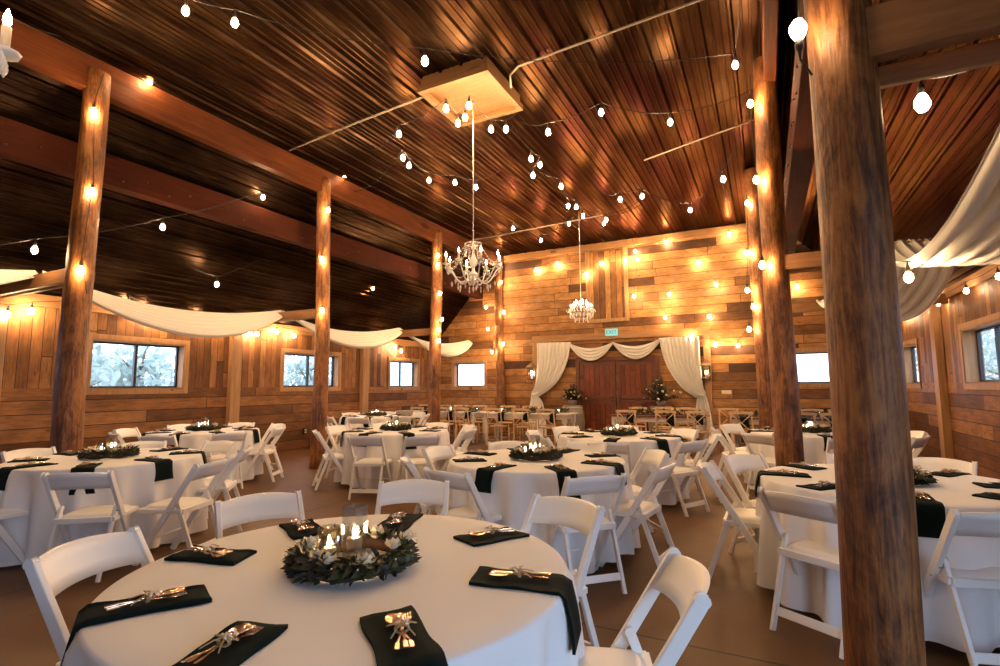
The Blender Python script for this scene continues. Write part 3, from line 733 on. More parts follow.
# ------------------------------------------------------------------ wall items
def lantern(px, py, label):
    p = ony(px, py, YB-.2); r = empty('wall_lantern', (p.x, YB-.16, p.z), 0, label, 'lantern', 'wall lanterns flanking the doors')
    f = MB(); w = .085
    for sx in (-1,1):
        for sy in (-1,1): f.bar((sx*w,sy*w,-.2),(sx*w,sy*w,.12), .014, .014)
    f.box(-w-.02,w+.02,-w-.02,w+.02,-.22,-.2); f.box(-w-.01,w+.01,-w-.01,w+.01,.12,.135)
    f.box(-.03,.03,w,.16,-.1,.05)
    f.build('lantern_frame', M['black'], r)
    rf = MB(); rf.lathe([(.19,.13),(.17,.15),(.06,.24),(.03,.26),(.035,.28),(.001,.31)], 4, M=Matrix.Rotation(PI/4,4,'Z'), smooth=False); rf.build('lantern_roof', simple('dull bronze', (.20,.13,.07), .5, .5), r)
    g = MB(); g.box(-w+.005,w-.005,-w+.005,w-.005,-.195,.118); g.build('lantern_glass', M['vase'], r)
    c = MB(); c.lathe([(.03,-.2),(.03,-.08),(.001,-.075)], 10); c.build('candle', M['wax'], r)
    b = MB(); b.lathe([(.004,-.075),(.02,-.05),(.018,-.02),(.001,.02)], 8); b.build('lantern_bulb', M['flame'], r)
lantern(531, 372, 'black lantern with pale roof on the wall left of the doors')
lantern(706, 371, 'black lantern with pale roof on the wall right of the doors')
# exit sign
p = ony(611.5, 333, YB-.1)
es = empty('exit_sign', (p.x, YB-.1, p.z+.02), 0, 'small pale green exit sign above the barn doors', 'sign')
mb = MB(); mb.box(-.17,.17,-.03,.03,-.095,.095); mb.build('sign_box', emis('lit pale green sign face', (.42,.78,.62), .55), es, bevel=.005)
tx = D.curves.new('sign_letters', 'FONT'); tx.body = 'EXIT'; tx.size = .15; tx.align_x = 'CENTER'; tx.align_y = 'CENTER'; tx.extrude = .002
_t = D.objects.new('tmp_letters', tx); C.objects.link(_t); bpy.context.view_layer.update()
tm = D.meshes.new_from_object(_t); D.objects.remove(_t); D.curves.remove(tx); tm.materials.clear(); tm.materials.append(emis('lit sign lettering', (.10,.42,.28), .4))
to = D.objects.new('sign_letters', tm); C.objects.link(to); to.parent = es; to.location = (0,-.033,0); to.rotation_euler = (PI/2,0,0)
# thermostat plate and outlets
p = ony(726.5, 392, YB-.03)
sp_ = empty('switch_plate', (p.x, YB-.012, p.z), 0, 'pale switch plate on the back wall right of the curtain', 'switch plate')
mb = MB(); mb.box(-.11,.11,-.008,.012,-.045,.045); mb.build('cover_plate', M['plate'], sp_, bevel=.004)
mb = MB()
for x in (-.06, 0, .06): mb.box(x-.008,x+.008,-.02,-.008,-.015,.015)
mb.build('toggle', M['white'], sp_)
p = onx(305, 431, XL+.02)
oo = empty('wall_outlet', (XL+.01, p.y, p.z), 0, 'dark outlet box low on the left wall beside second log post', 'outlet')
mb = MB(); mb.box(-.01,.03,-.05,.05,-.07,.07); mb.build('outlet_box', M['black'], oo, bevel=.004)
mb = MB(); mb.box(.03,.034,-.03,.03,-.045,-.01).box(.03,.034,-.03,.03,.01,.045); mb.build('outlet_socket', M['plate'], oo)

# ------------------------------------------------------------------ furniture
def folding_chair():
    root = empty('folding_chair', (0,0,0))
    sx = lambda z: -.28 + .49*(.79-z)/.79        # x of the long side bar at height z
    for s in (-1, 1):
        y = s*.213
        b = MB(); b.bar((sx(0),y,.0),(sx(.772),y,.772), .026, .046, (0,1,0))
        d = Vector((sx(.79)-sx(0),0,.79)).normalized(); o = d.cross(Vector((0,1,0)))
        c = Vector((sx(.772),y,.772)); vs = []
        for q in range(7):
            a = PI*q/6; pt = c + o*(.023*math.cos(a)) + d*(.023*math.sin(a)); vs += [pt+Vector((0,-.013,0)), pt+Vector((0,.013,0))]
        b.add(vs, [(2*i,2*i+1,2*i+3,2*i+2) for i in range(6)] + [tuple(range(0,14,2))[::-1], tuple(range(1,14,2))])
        b.build('leg', M['white'], root, bevel=.004)
        l = MB(); y2 = s*.185; l.bar((-.285,y2,.0),(-.10,y2,.50), .022, .036, (0,1,0))
        d2 = Vector((.185,0,.50)).normalized(); o2 = d2.cross(Vector((0,1,0))); c = Vector((-.10,y2,.50)); vs = []
        for q in range(7):
            a = PI*q/6; pt = c + o2*(.018*math.cos(a)) + d2*(.018*math.sin(a)); vs += [pt+Vector((0,-.011,0)), pt+Vector((0,.011,0))]
        l.add(vs, [(2*i,2*i+1,2*i+3,2*i+2) for i in range(6)] + [tuple(range(0,14,2))[::-1], tuple(range(1,14,2))])
        l.build('leg', M['white'], root, bevel=.004)
    bk = MB()
    def fn(u, v, off=0):
        y = (u-.5)*.40; z = .655 + .125*v + .016*v*(1-(2*u-1)**2) - .01*(1-v)*(1-(2*u-1)**2)*-1
        return Vector((sx(z) - .045*(1-(2*u-1)**2) + off, y, z))
    n = 14
    bk.grid(lambda u, v: fn(u, v, -.008), n, 3); bk.grid(lambda u, v: fn(1-u, v, .008), n, 3)
    W = n+1; B = 4*W
    for j in (0, 3):
        for i in range(n):
            a, b, c, d = j*W+i, j*W+i+1, B+j*W+(n-i-1), B+j*W+(n-i)
            bk.f.append((a,b,c,d) if j else (d,c,b,a)); bk.sm.append(False)
    bk.build('backrest', M['white'], root)
    st = MB(); st.prism([(-.155,.425),(.225,.425),(.225,.437),(-.155,.437)], -.198, .198)
    for s in (-1, 1): st.box(-.155,.222, s*.198-.010, s*.198+.010, .402,.432)
    st.box(-.165,-.145,-.19,.19,.395,.436); st.box(.21,.228,-.19,.19,.40,.436)
    st.build('seat_frame', M['white'], root, bevel=.003)
    pd = MB()
    def pf(u, v):
        a = 2*PI*u; ex = .32
        cx = math.copysign(abs(math.cos(a))**ex, math.cos(a)); cy = math.copysign(abs(math.sin(a))**ex, math.sin(a))
        k = (1-v)**.25 if v < 1 else 0
        return Vector((.035+.178*cx*k, .183*cy*k, .437+.022*math.sin(min(1, v*1.6)*PI/2)))
    pd.grid(pf, 32, 6, wrap=True); pd.build('seat', M['pad'], root)
    cr = MB(); cr.bar((-.247,-.175,.105),(-.247,.175,.105), .048, .014, (.18,0,.5)); cr.build('stretcher', M['white'], root, bevel=.003)
    cr = MB(); cr.tube([(.088,-.2,.20),(.088,.2,.20)], .010, 8); cr.build('stretcher', M['white'], root)
    bt = MB()
    for s in (-1,1):
        for x, z, y in ((-.106,.47,.197),(-.06,.415,.21)):
            bt.tube([(x, s*y-.002*s, z),(x, s*(y+.019), z)], .006, 6)
    bt.build('hinge_bolt', M['steel'], root)
    return root
def cross_chair():
    root = empty('cross_back_chair', (0,0,0))
    for s in (-1, 1):
        l = MB(); l.tube([(-.25,s*.19,0),(-.20,s*.19,.25),(-.19,s*.19,.46),(-.235,s*.185,.70),(-.27,s*.18,.87)], [.015,.017,.018,.016,.014], 8); l.build('leg', M['xchair'], root)
        l = MB(); l.tube([(.21,s*.2,0),(.19,s*.185,.44)], [.014,.019], 8); l.build('leg', M['xchair'], root)
    tr = MB(); pts = [(-.27-.045*math.sin(PI*k/10), -.215+.043*k, .865+.012*math.sin(PI*k/10)) for k in range(11)]
    for a, b in zip(pts[:-1], pts[1:]): tr.bar(a, b, .05, .02, (0,0,1))
    tr.build('backrest', M['xchair'], root, bevel=.003)
    x = MB()
    x.tube([(-.195,-.18,.50),(-.25,-.06,.62),(-.275,.06,.74),(-.275,.17,.84)], .010, 6)
    x.tube([(-.195,.18,.50),(-.25,.06,.62),(-.275,-.06,.74),(-.275,-.17,.84)], .010, 6)
    x.build('cross_brace', M['xchair'], root)
    lr = MB(); lr.tube([(-.205,-.185,.52),(-.235,0,.53),(-.205,.185,.52)], .011, 6); lr.build('lower_rail', M['xchair'], root)
    st = MB(); st.lathe([(.001,.445),(.20,.445),(.215,.455),(.21,.47),(.18,.475),(.001,.465)], 20); st.build('seat', M['xchair'], root)
    r = MB(); r.tube([(-.21,-.19,.2),(.2,-.193,.2)], .008, 6).tube([(-.21,.19,.2),(.2,.193,.2)], .008, 6).tube([(-.22,-.19,.15),(-.22,.19,.15)], .008, 6).tube([(.2,-.19,.26),(.2,.19,.26)], .008, 6)
    r.build('stretcher', M['xchair'], root)
    return root
FOLD = folding_chair(); CROSS = cross_chair(); kids(FOLD); kids(CROSS)
used = set()
def put(proto, x, y, face, label, cat, group):
    """x,y of the top rail's middle on plan; face = direction the sitter looks"""
    f = Vector((math.cos(face), math.sin(face))); o = (x + f.x*.28, y + f.y*.28, 0)
    if proto.name not in used:
        used.add(proto.name); proto.location = o; proto.rotation_euler.z = face; tag(proto, label, cat, group); return proto
    c = dup(proto, o, face, label, group); c['category'] = cat; return c

# tables
TBL = MB(); TBL.lathe([(.001,.722),(.755,.722),(.762,.73),(.762,.748),(.755,.752),(.001,.752)], 48)
TBLm = TBL.mesh('tabletop', M['tie'])
LEGm = []
for i in range(4):
    a = PI/4 + i*PI/2; l = MB(); l.tube([(.42*math.cos(a),.42*math.sin(a),.0),(.38*math.cos(a),.38*math.sin(a),.722)], .014, 8); LEGm.append(l.mesh('leg', M['steel']))
def cloth_mesh(seed):
    rnd = random.Random(seed); mb = MB(); NF = rnd.choice((17, 18, 19)); ph = [rnd.random()*6.28 for _ in range(5)]
    def fn(u, v):
        a = 2*PI*u
        if v < .3:
            t = v/.3; return Vector((.765*t*math.cos(a), .765*t*math.sin(a), .757))
        t = (v-.3)/.7
        if t < .1:
            q = t/.1*PI/2; r = .765+.012*math.sin(q); z = .757-.012*(1-math.cos(q)); amp = 0
        else:
            s = (t-.1)/.9; z = .745 - .70*s
            fold = math.sin(NF*a+ph[0]+.7*math.sin(3*a+ph[1])) ; fold = fold*abs(fold)**.2
            f2 = math.sin(5*a+ph[2]); f3 = math.sin(29*a+ph[3])
            amp = .006+.060*s**.6
            r = .782 + .030*s + amp*(fold*.85 + .25*f2) + .006*s*f3
            z += .025*s*math.sin(4*a+ph[4])*s
            a += .01*math.sin(NF*2*a)*s
        return Vector((r*math.cos(a), r*math.sin(a), z))
    mb.grid(fn, 240, 30, wrap=True)
    return mb.mesh('tablecloth', M['cloth'])
CLOTHS = [cloth_mesh(s) for s in (11, 12, 13)]
TZ = .757
# floral wreaths
def wreath(seed, R=.175, nleaf=760, roses=9, mats=('leafd', 'leaf')):
    rnd = random.Random(seed); root = empty('flower_wreath', (0,0,0))
    core = MB(); core.tube([(R*math.cos(a), R*math.sin(a), .03+.004*math.sin(5*a)) for a in [2*PI*i/30 for i in range(31)]], .026, 8, False); core.build('twig_ring', M['leafr'], root)
    for mi, mk in enumerate(mats):
        lf = MB()
        for i in range(nleaf//2):
            a = rnd.random()*2*PI; th = rnd.uniform(-.7, 2.6)
            rad = Vector((math.cos(a), math.sin(a), 0)); up = Vector((0,0,1)); tan = Vector((-math.sin(a), math.cos(a), 0))
            n = rad*math.cos(th) + up*math.sin(th)
            p = rad*R + up*.035 + n*.026
            if p.z < .01: p.z = .01
            d = n*rnd.uniform(.1,.6) + tan*rnd.uniform(-1.2,1.2) + rad*rnd.uniform(0,.6)
            if d.z < -.2: d.z = -.15
            L = rnd.uniform(.030,.062); q = p + d.normalized()*L
            if q.z < .012: d.z = 0
            lf.leaf(p, d, n, L, L*rnd.uniform(.25,.5), rnd.uniform(0,.5) if p.z > .03 else 0)
        lf.build('foliage', M[mk], root)
    for i in range(roses):
        ro = MB()
        a = 2*PI*i/roses + rnd.uniform(-.25,.25); r = R + rnd.uniform(-.03,.02); c = Vector((r*math.cos(a), r*math.sin(a), .075+rnd.uniform(-.008,.012))); s = rnd.uniform(.022,.036)
        for lay in range(3):
            for q in range(5):
                b = 2*PI*q/5 + lay*.6; rr = s*(1-.27*lay)
                d = Vector((math.cos(b), math.sin(b), .25+.6*lay))
                ro.leaf(c+Vector((0,0,-.01+.004*lay)), d, Vector((0,0,1)), rr*1.5, rr*1.6, -.45)
        ro.lathe([(.001,-.6*s),(.55*s,-.35*s),(.6*s,0),(.35*s,.4*s),(.001,.45*s)], 8, c)
        ro.build('rose', M['petal'], root)
    bs = MB()
    for i in range(26):
        a = rnd.random()*6.28; r = R + rnd.uniform(-.02,.06); c = (r*math.cos(a), r*math.sin(a), rnd.uniform(.03,.09))
        bs.lathe([(.001,-.004),(.004,0),(.001,.004)], 6, c)
    bs.build('berries', M['petal'], root)['kind'] = 'stuff'
    return root
WR_ = [wreath(21), wreath(22)]
for w_ in WR_: kids(w_)
wreath_used = [False, False]
def put_wreath(i, loc, rz, label, scale=1.0):
    g = 'floral wreaths at the table centres'
    if not wreath_used[i]:
        wreath_used[i] = True; o = WR_[i]; o.location = loc; o.rotation_euler.z = rz; tag(o, label, 'floral wreath', g)
    else: o = dup(WR_[i], loc, rz, label, g); o['category'] = 'floral wreath'
    o.scale = (scale,)*3; return o
def candle_glass(r, h, flame=True, square=False):
    root = empty('candle_holder', (0,0,0)); n = 4 if square else 20
    Mx = Matrix.Rotation(PI/4, 4, 'Z') if square else None
    g = MB(); g.lathe([(.001,.0),(r,.0),(r,h),(r-.004,h),(r-.004,.012),(.001,.012)], n, M=Mx, smooth=not square); g.build('glass', M['vase'], root)
    c = MB(); c.lathe([(.001,.013),(r*.62,.013),(r*.62,h*.45),(.001,h*.44)], 14); c.build('candle', M['wax'], root)
    f = MB(); f.lathe([(.001,h*.45),(.008,h*.45+.012),(.006,h*.45+.026),(.001,h*.45+.042)], 8); f.build('flame', M['flame'], root)
    return root
GL = [candle_glass(.046, .205, square=True), candle_glass(.042, .13)]
for g_ in GL: kids(g_)
gl_used = [False, False]
def put_glass(i, loc, label, scale=1.0):
    g = 'glass candle holders'
    if not gl_used[i]: gl_used[i] = True; o = GL[i]; o.location = loc; o['label'] = label; o['group'] = g
    else: o = dup(GL[i], loc, random.random()*3, label, g)
    o['category'] = 'candle holder'; o.scale = (scale,)*3; return o
# napkins
def napkin_mesh(length, hang, w=.125, seed=0):
    """local: +x points to table edge; inner end at x=0, edge at x=length; then hangs down"""
    rnd = random.Random(seed); mb = MB(); n = 22; nv = 4; T = .009
    tot = length + hang; skew = rnd.uniform(-.03,.03)
    def pos(s, v, top):
        y = (v-.5)*w*(1+.05*math.sin(3*s*9)) + skew*s/max(tot,.01)
        th = T if top else 0
        wob = .002*math.sin(s*50+v*7)
        if s <= length: return Vector((s - .01*(v-.5), y, th + (wob if top else 0)))
        q = s-length; R = .018; arc = R*PI/2
        if q < arc: b = q/R; return Vector((length+(R+th)*math.sin(b)-0, y, -R+(R+th)*math.cos(b)))
        q -= arc; return Vector((length+R+th+.012*math.sin(q*14)*1+q*.10, y*(1+.15*q/.2), -R-q))
    def top(u, v): return pos(u*tot, v, True)
    def bot(u, v): return pos((1-u)*tot, v, False)
    mb.grid(top, n, nv); mb.grid(bot, n, nv)
    W = n+1; B = W*(nv+1)
    for j in (0, nv):
        for i in range(n): mb.f.append((j*W+i, j*W+i+1, B+j*W+n-i-1, B+j*W+n-i)); mb.sm.append(False)
    for j in range(nv):
        mb.f.append((j*W, (j+1)*W, B+(j+1)*W+n, B+j*W+n)); mb.sm.append(False)
        mb.f.append((j*W+n, (j+1)*W+n, B+(j+1)*W, B+j*W)); mb.sm.append(False)
    return mb.mesh('napkin', M['napkin'])
NAP_LONG = [napkin_mesh(.30, .17, w=.15, seed=1), napkin_mesh(.27, .21, w=.15, seed=2)]
NAP_FLAT = [napkin_mesh(.30, .0, w=.15, seed=3), napkin_mesh(.27, .0, w=.15, seed=4)]
def cutlery():
    root = empty('cutlery_bundle', (0,0,0))
    def handle(mb, x0, x1, y0, y1, z, w=.006):
        mb.bar((x0,y0,z),(x1,y1,z+.002), w, .003, (0,1,0)); mb.bar((x1,y1,z+.002),(x1+.03,y1*1.15,z+.001), w*1.7, .003, (0,1,0))
    f = MB(); handle(f, -.035, .07, .012, -.016, .010)
    f.add([(-.035,.009,.012),(-.035,.017,.012),(-.062,.030,.010),(-.062,.006,.010)], [(0,1,2,3)], True)
    for q in range(4):
        y = .008+q*.0065; f.bar((-.060,y,.010),(-.095,y+.002,.013), .0028, .002, (0,1,0))
    f.build('fork', M['gold'], root, bevel=.0008)
    k = MB(); handle(k, -.02, .075, .0, .002, .015, .007)
    k.add([(-.02,-.005,.016),(-.02,.006,.016),(-.08,.009,.014),(-.098,.004,.013),(-.09,-.006,.014)], [(0,1,2,3,4)]); k.add([(-.02,-.005,.018),(-.02,.006,.018),(-.08,.009,.016),(-.098,.004,.015),(-.09,-.006,.016)], [(4,3,2,1,0)])
    k.build('knife', M['silver'], root)
    s = MB(); handle(s, -.03, .07, -.012, .016, .012)
    def sp(u, v): a = 2*PI*u; return Vector((-.065+.033*v*math.cos(a), -.02+.020*v*math.sin(a), .016-.006*(1-v*v)))
    s.grid(sp, 16, 4, wrap=True); s.build('spoon', M['gold'], root)
    t = MB(); t.tube([(.0, .018*math.cos(a), .016+.010*math.sin(a)) for a in [2*PI*i/12 for i in range(13)]], .003, 5, False)
    t.tube([(.004, .018*math.cos(a), .016+.010*math.sin(a)) for a in [2*PI*i/12 for i in range(13)]], .003, 5, False)
    for sgn in (-1, 1):
        t.tube([(0,0,.026),(.01,sgn*.02,.032),(-.005,sgn*.038,.022),(-.015,sgn*.02,.024),(0,0,.026)], .002, 5)
        t.tube([(0,0,.026),(.02,sgn*.014,.024),(.045,sgn*.03,.014)], .002, 5)
    t.build('twine_bow', M['twine'], root)
    fl = MB(); rnd = random.Random(5)
    for i in range(9): fl.lathe([(.001,-.005),(.005,0),(.001,.005)], 6, (rnd.uniform(-.03,.01), rnd.uniform(-.015,.02), .024+rnd.random()*.006))
    fl.build('baby_breath', M['petal'], root)
    return root
CUT = cutlery(); kids(CUT); cut_used = [False]
def put_setting(loc, ang, hang, tdesc, pdesc, vi, scale=1.0):
    me = (NAP_LONG if hang else NAP_FLAT)[vi % 2]; L = (.30 if vi % 2 == 0 else .27)
    o = D.objects.new('napkin', me); C.objects.link(o); o.location = loc; o.rotation_euler.z = ang
    tag(o, 'dark green napkin on the %s, %s place' % (tdesc, pdesc), 'napkin', 'dark green napkins on the white tables')
    d = Vector((math.cos(ang), math.sin(ang), 0)); q = Vector(loc) + d*(L*.52) + Vector((0,0,.009))
    lab = 'twine tied cutlery on the %s, %s place' % (tdesc, pdesc); g = 'cutlery bundles on the napkins'
    if not cut_used[0]:
        cut_used[0] = True; CUT.location = q; CUT.rotation_euler.z = ang + .1; tag(CUT, lab, 'cutlery', g)
    else: dup(CUT, q, ang + random.uniform(-.3,.3), lab, g)['category'] = 'cutlery'

VD = 117
def place_desc(a):
    """where round the table, as the photograph shows it"""
    r = (a - VD + 360 + 22.5) % 360
    return ['far side', 'far left', 'left side', 'near left', 'near side', 'near right', 'right side', 'far right'][int(r//45) % 8]
TABLES = {
 'T1': dict(c=(-1.37,1.50), d='foreground round table', chairs=[(-2.46,1.16,'left side'),(-2.60,2.07,'far left'),(-2.07,2.82,'far side'),(-.98,2.71,'far right'),(-.26,1.88,'right side')],
            naps=[(-119,1,0),(-76,1,1),(-36,1,0),(12,1,0),(62,0,1),(113,0,0),(155,0,1),(-163,0,0)]),
 'T2': dict(c=(-5.60,2.78), d='round table at the left edge', ph=5, chairs=[(-4.19,2.88,'right side',-158),(-4.56,2.06,'near right',128)]),
 'T3': dict(c=(-7.78,5.15), d='round table under the wide left window', ph=-17),
 'T4': dict(c=(-5.02,6.36), d='round table right of the second log post', ph=-85, chairs=[(-4.55,5.14,'near side'),(-3.88,5.45,'near right')]),
 'T5': dict(c=(-7.95,9.35), d='far round table near third left window', ph=-20),
 'T6': dict(c=(-1.87,4.36), d='centre round table', ph=-6, chairs=[(-2.12,3.26,'near left'),(-1.06,3.52,'near side')]),
 'T7': dict(c=(-1.76,6.86), d='round table facing the barn doors', ph=8),
 'T9': dict(c=(.52,8.30), d='round table behind the right rear log post', ph=12),
 'T10': dict(c=(.70,4.34), d='round table behind the thick log post', ph=3, chairs=[(-.44,4.37,'left side'),(-.22,5.05,'far left'),(.12,3.40,'near left'),(.99,3.36,'near side'),(1.23,5.46,'far side')]),
}
cgp = 'white folding chairs round the tables'
ti = 0
for key, T in TABLES.items():
    cx, cy = T['c']; d = T['d']
    t = empty('round_table', (cx, cy, 0), .3*ti, 'wooden top and legs under the cloth, ' + d, 'table', 'round folding tables')
    o = D.objects.new('tabletop', TBLm); C.objects.link(o); o.parent = t
    for lm in LEGm: o = D.objects.new('leg', lm); C.objects.link(o); o.parent = t
    o = D.objects.new('tablecloth', CLOTHS[ti % 3]); C.objects.link(o); o.location = (cx, cy, 0); o.rotation_euler.z = .7*ti
    tag(o, 'floor length white tablecloth over the ' + d, 'tablecloth', 'white round tablecloths')
    ph = T.get('ph', 0)
    # chairs
    taken = []
    for cc in T.get('chairs', []):
        x, y, ds = cc[:3]; face = math.radians(cc[3]) if len(cc) > 3 else math.atan2(cy-y, cx-x); taken.append(math.degrees(math.atan2(y-cy, x-cx)))
        put(FOLD, x, y, face, 'white folding chair at the %s, %s' % (d, ds), 'chair', cgp)
    names = {T['chairs'][i][2] for i in range(len(T.get('chairs', [])))} if T.get('chairs') else set()
    if key != 'T1':
        for k in range(8):
            a = ph + 45*k
            if any(abs((a-q+180) % 360-180) < 27 for q in taken): continue
            a += random.uniform(-3, 3); rr = random.uniform(1.14, 1.24)
            x = cx + rr*math.cos(math.radians(a)); y = cy + rr*math.sin(math.radians(a))
            bad = x > XR-.15 or x < XL+.2
            for px, py in ((-7.1,3.09),(-7.1,6.82),(-7.1,10.47),(.385,2.78),(.185,6.82),(-.02,10.45)):
                mx, my = cx+(rr-.25)*math.cos(math.radians(a)), cy+(rr-.25)*math.sin(math.radians(a))
                if math.hypot(mx-px, my-py) < .38: bad = True
            if bad: continue
            ds = place_desc(a)
            if ds in names: ds = ds + ' gap'
            names.add(ds)
            put(FOLD, x, y, math.radians(a+180) + random.uniform(-.08,.08), 'white folding chair at the %s, %s' % (d, ds), 'chair', cgp)
    # settings
    naps = T.get('naps') or [(ph+45*k, 1 if k % 3 != 2 else 0, k % 2) for k in range(8)]
    for i, (a, hang, vi) in enumerate(naps):
        ar = math.radians(a); L = .30 if vi % 2 == 0 else .27
        r0 = .762-L if hang else .735-L
        put_setting((cx+r0*math.cos(ar), cy+r0*math.sin(ar), TZ+.001), ar, hang, d, place_desc(a), vi)
    wz = TZ+.001
    put_wreath(ti % 2, (cx, cy, wz), random.random()*6, 'leafy wreath with cream roses on the ' + d, 1.0)
    put_glass(0, (cx-.015, cy+.02, wz), 'tall candle glass, ' + d)
    put_glass(1, (cx-.095, cy-.025, wz), 'short candle glass, ' + d)
    ti += 1
# head tables
def farm_table(x0, x1, label, dark):
    yc = 11.75; root = empty('farmhouse_table', ((x0+x1)/2, yc, 0), 0, label, 'table', 'long farmhouse tables before the back wall')
    hw = (x1-x0)/2
    t = MB(); 
    for k in range(4): t.box(-hw, hw, -.40+.2*k, -.203+.2*k, .735, .765)
    t.build('tabletop', M['dkwood'] if dark else M['wwash'], root, bevel=.003)
    a = MB(); a.box(-hw+.1,hw-.1,-.34,-.315,.63,.735).box(-hw+.1,hw-.1,.315,.34,.63,.735).box(-hw+.08,-hw+.105,-.3,.3,.63,.735).box(hw-.105,hw-.08,-.3,.3,.63,.735)
    a.build('apron', M['wwash'], root, bevel=.003)
    for sx in (-1,1):
        for sy in (-1,1):
            l = MB(); l.lathe([(.03,0),(.035,.03),(.028,.06),(.05,.1),(.055,.14),(.035,.18),(.045,.25),(.055,.36),(.05,.44),(.035,.5),(.05,.53),(.055,.55)], 12, (sx*(hw-.1), sy*.3, 0))
            l.box(sx*(hw-.1)-.05, sx*(hw-.1)+.05, sy*.3-.05, sy*.3+.05, .55, .735); l.build('leg', M['wwash'], root)
    return root
HT = [(-9.0,-6.52,'long whitewashed farmhouse table in the back left corner',0),(-6.34,-4.08,'long whitewashed farmhouse table just left of the barn doors',0),(-3.12,-1.12,'dark topped farmhouse table just right of the barn doors',1),(-.72,1.75,'dark topped farmhouse table behind the log posts on right',1)]
def garland(x0, x1, label, seed):
    rnd = random.Random(seed); r = empty('greenery_garland', ((x0+x1)/2, 11.78, .766), 0, label, 'garland', 'greenery garlands on the long tables')
    lf = MB(); L = (x1-x0)
    for i in range(int(L*260)):
        x = rnd.uniform(-L/2, L/2); p = Vector((x, rnd.gauss(0,.06), rnd.uniform(.01,.07)))
        lf.leaf(p, Vector((rnd.uniform(-1,1), rnd.uniform(-1,1), rnd.uniform(0,.8))), Vector((0,0,1)), rnd.uniform(.06,.12), rnd.uniform(.025,.045), .0)
    lf.build('foliage', M['leaf'], r)
    st = MB(); st.tube([(-L/2,0,.01),(0,.01,.012),(L/2,0,.01)], .006, 5); st.build('stem', M['leafr'], r)
    for i in range(int(L*6)):
        ro = MB(); ro.lathe([(.001,-.02),(.022,-.01),(.026,.005),(.015,.02),(.001,.022)], 8, (rnd.uniform(-L/2,L/2), rnd.gauss(0,.03), .06)); ro.build('rose', M['petal'], r)
for i, (x0, x1, l, dk) in enumerate(HT):
    farm_table(x0, x1, l, dk)
    wl = ['back left corner', 'table left of doors', 'table right of doors', 'table behind log posts'][i]
    garland(x0+.15, x1-.1, 'green garland along the long ' + (wl if i else 'table in back left corner'), 40+i)
    n = 4 if i in (0, 3) else 3
    for k in range(n): put_glass(1, (x0+(k+.5)*(x1-x0)/n+.08, 11.58+.3*(k % 2), .766), 'small candle glass, %s from left on the long %s' % (['first','second','third','fourth'][k], wl))
# front row cross-back chairs (pixel x of each backrest) and far row
xg = 'cross back chairs at the long tables'
fx = [417, 441, 460.5, 493, 520, 545.5, 626, 665, 697, 741, 803, 834]
for i, px in enumerate(fx):
    X = ony(px, 413, 10.98).x
    put(CROSS, X, 10.98, PI/2 + random.uniform(-.12,.12), 'honey wood cross back chair with its back to us, %s along front row' % ['first','second','third','fourth','fifth','sixth','seventh','eighth','ninth','tenth','eleventh','twelfth'][i], 'chair', xg)
    na = D.objects.new('napkin', NAP_LONG[i % 2]); C.objects.link(na); na.location = (X+.02, 11.35+(.30 if i % 2 == 0 else .27)-.0, .766); na.rotation_euler.z = -PI/2
    tag(na, 'dark napkin hanging before the %s chair of the front row' % ['first','second','third','fourth','fifth','sixth','seventh','eighth','ninth','tenth','eleventh','twelfth'][i], 'napkin', 'dark napkins on the long tables')
bxs = [425, 445, 461, 480.5, 508, 530, 638, 664, 686, 728, 811, 840]
for i, px in enumerate(bxs):
    X = ony(px, 407, 12.62).x
    put(CROSS, X, 12.62, -PI/2 + random.uniform(-.12,.12), 'honey wood cross back chair facing us, %s along far row' % ['first','second','third','fourth','fifth','sixth','seventh','eighth','ninth','tenth','eleventh','twelfth'][i], 'chair', xg)

# barrels with flowers beside the doors
def barrel(x, y, label):
    r = empty('wine_barrel', (x, y, 0), 0, label, 'barrel', 'wine barrels beside the doors')
    b = MB(); b.lathe([(.001,.0),(.25,.0),(.265,.02),(.30,.2),(.325,.45),(.30,.7),(.265,.87),(.25,.89),(.24,.87),(.001,.87)], 24); b.build('barrel_body', M['barrel'], r)
    for z, rr in ((.06,.276),(.22,.306),(.68,.306),(.83,.276)):
        h = MB(); h.lathe([(rr-.004,z-.022),(rr,z-.022),(rr+.002,z+.022),(rr-.004,z+.022)], 24); h.build('barrel_hoop', M['steel'], r)
def bouquet(x, y, z, label, seed, S=1.0):
    rnd = random.Random(seed); r = empty('flower_arrangement', (x, y, z), 0, label, 'flower arrangement', 'flower arrangements on the barrels')
    v = MB(); v.lathe([(.001,0),(.07,0),(.11,.08),(.12,.14),(.10,.16),(.001,.14)], 16); v.build('vase', M['barrel'], r)
    lf = MB(); st = MB()
    for i in range(70):
        a = rnd.random()*6.28; e = rnd.uniform(.15,1.5); L = rnd.uniform(.2,.46)*S
        d = Vector((math.cos(a)*math.cos(e), math.sin(a)*math.cos(e), math.sin(e))); o = Vector((0,0,.14)); t = o + d*L
        st.tube([o, o+d*L*.5+Vector((0,0,.02)), t], .003, 4)
        for k in range(10):
            p = o + d*L*(.15+.085*k); lf.leaf(p, d+Vector((rnd.uniform(-1,1), rnd.uniform(-1,1), rnd.uniform(-.5,.8))), Vector((0,0,1)), rnd.uniform(.06,.12), .04, .2)
        if i % 3 == 0:
            s = rnd.uniform(.02,.038); bl = MB(); bl.lathe([(.001,-s),(s*.8,-s*.4),(s,0),(s*.6,s*.6),(.001,s*.7)], 8, o+d*L*rnd.uniform(.6,.95)); bl.build('bloom', M['petal'], r)
    st.build('stems', M['leaf'], r); lf.build('foliage', M['leafd'], r)
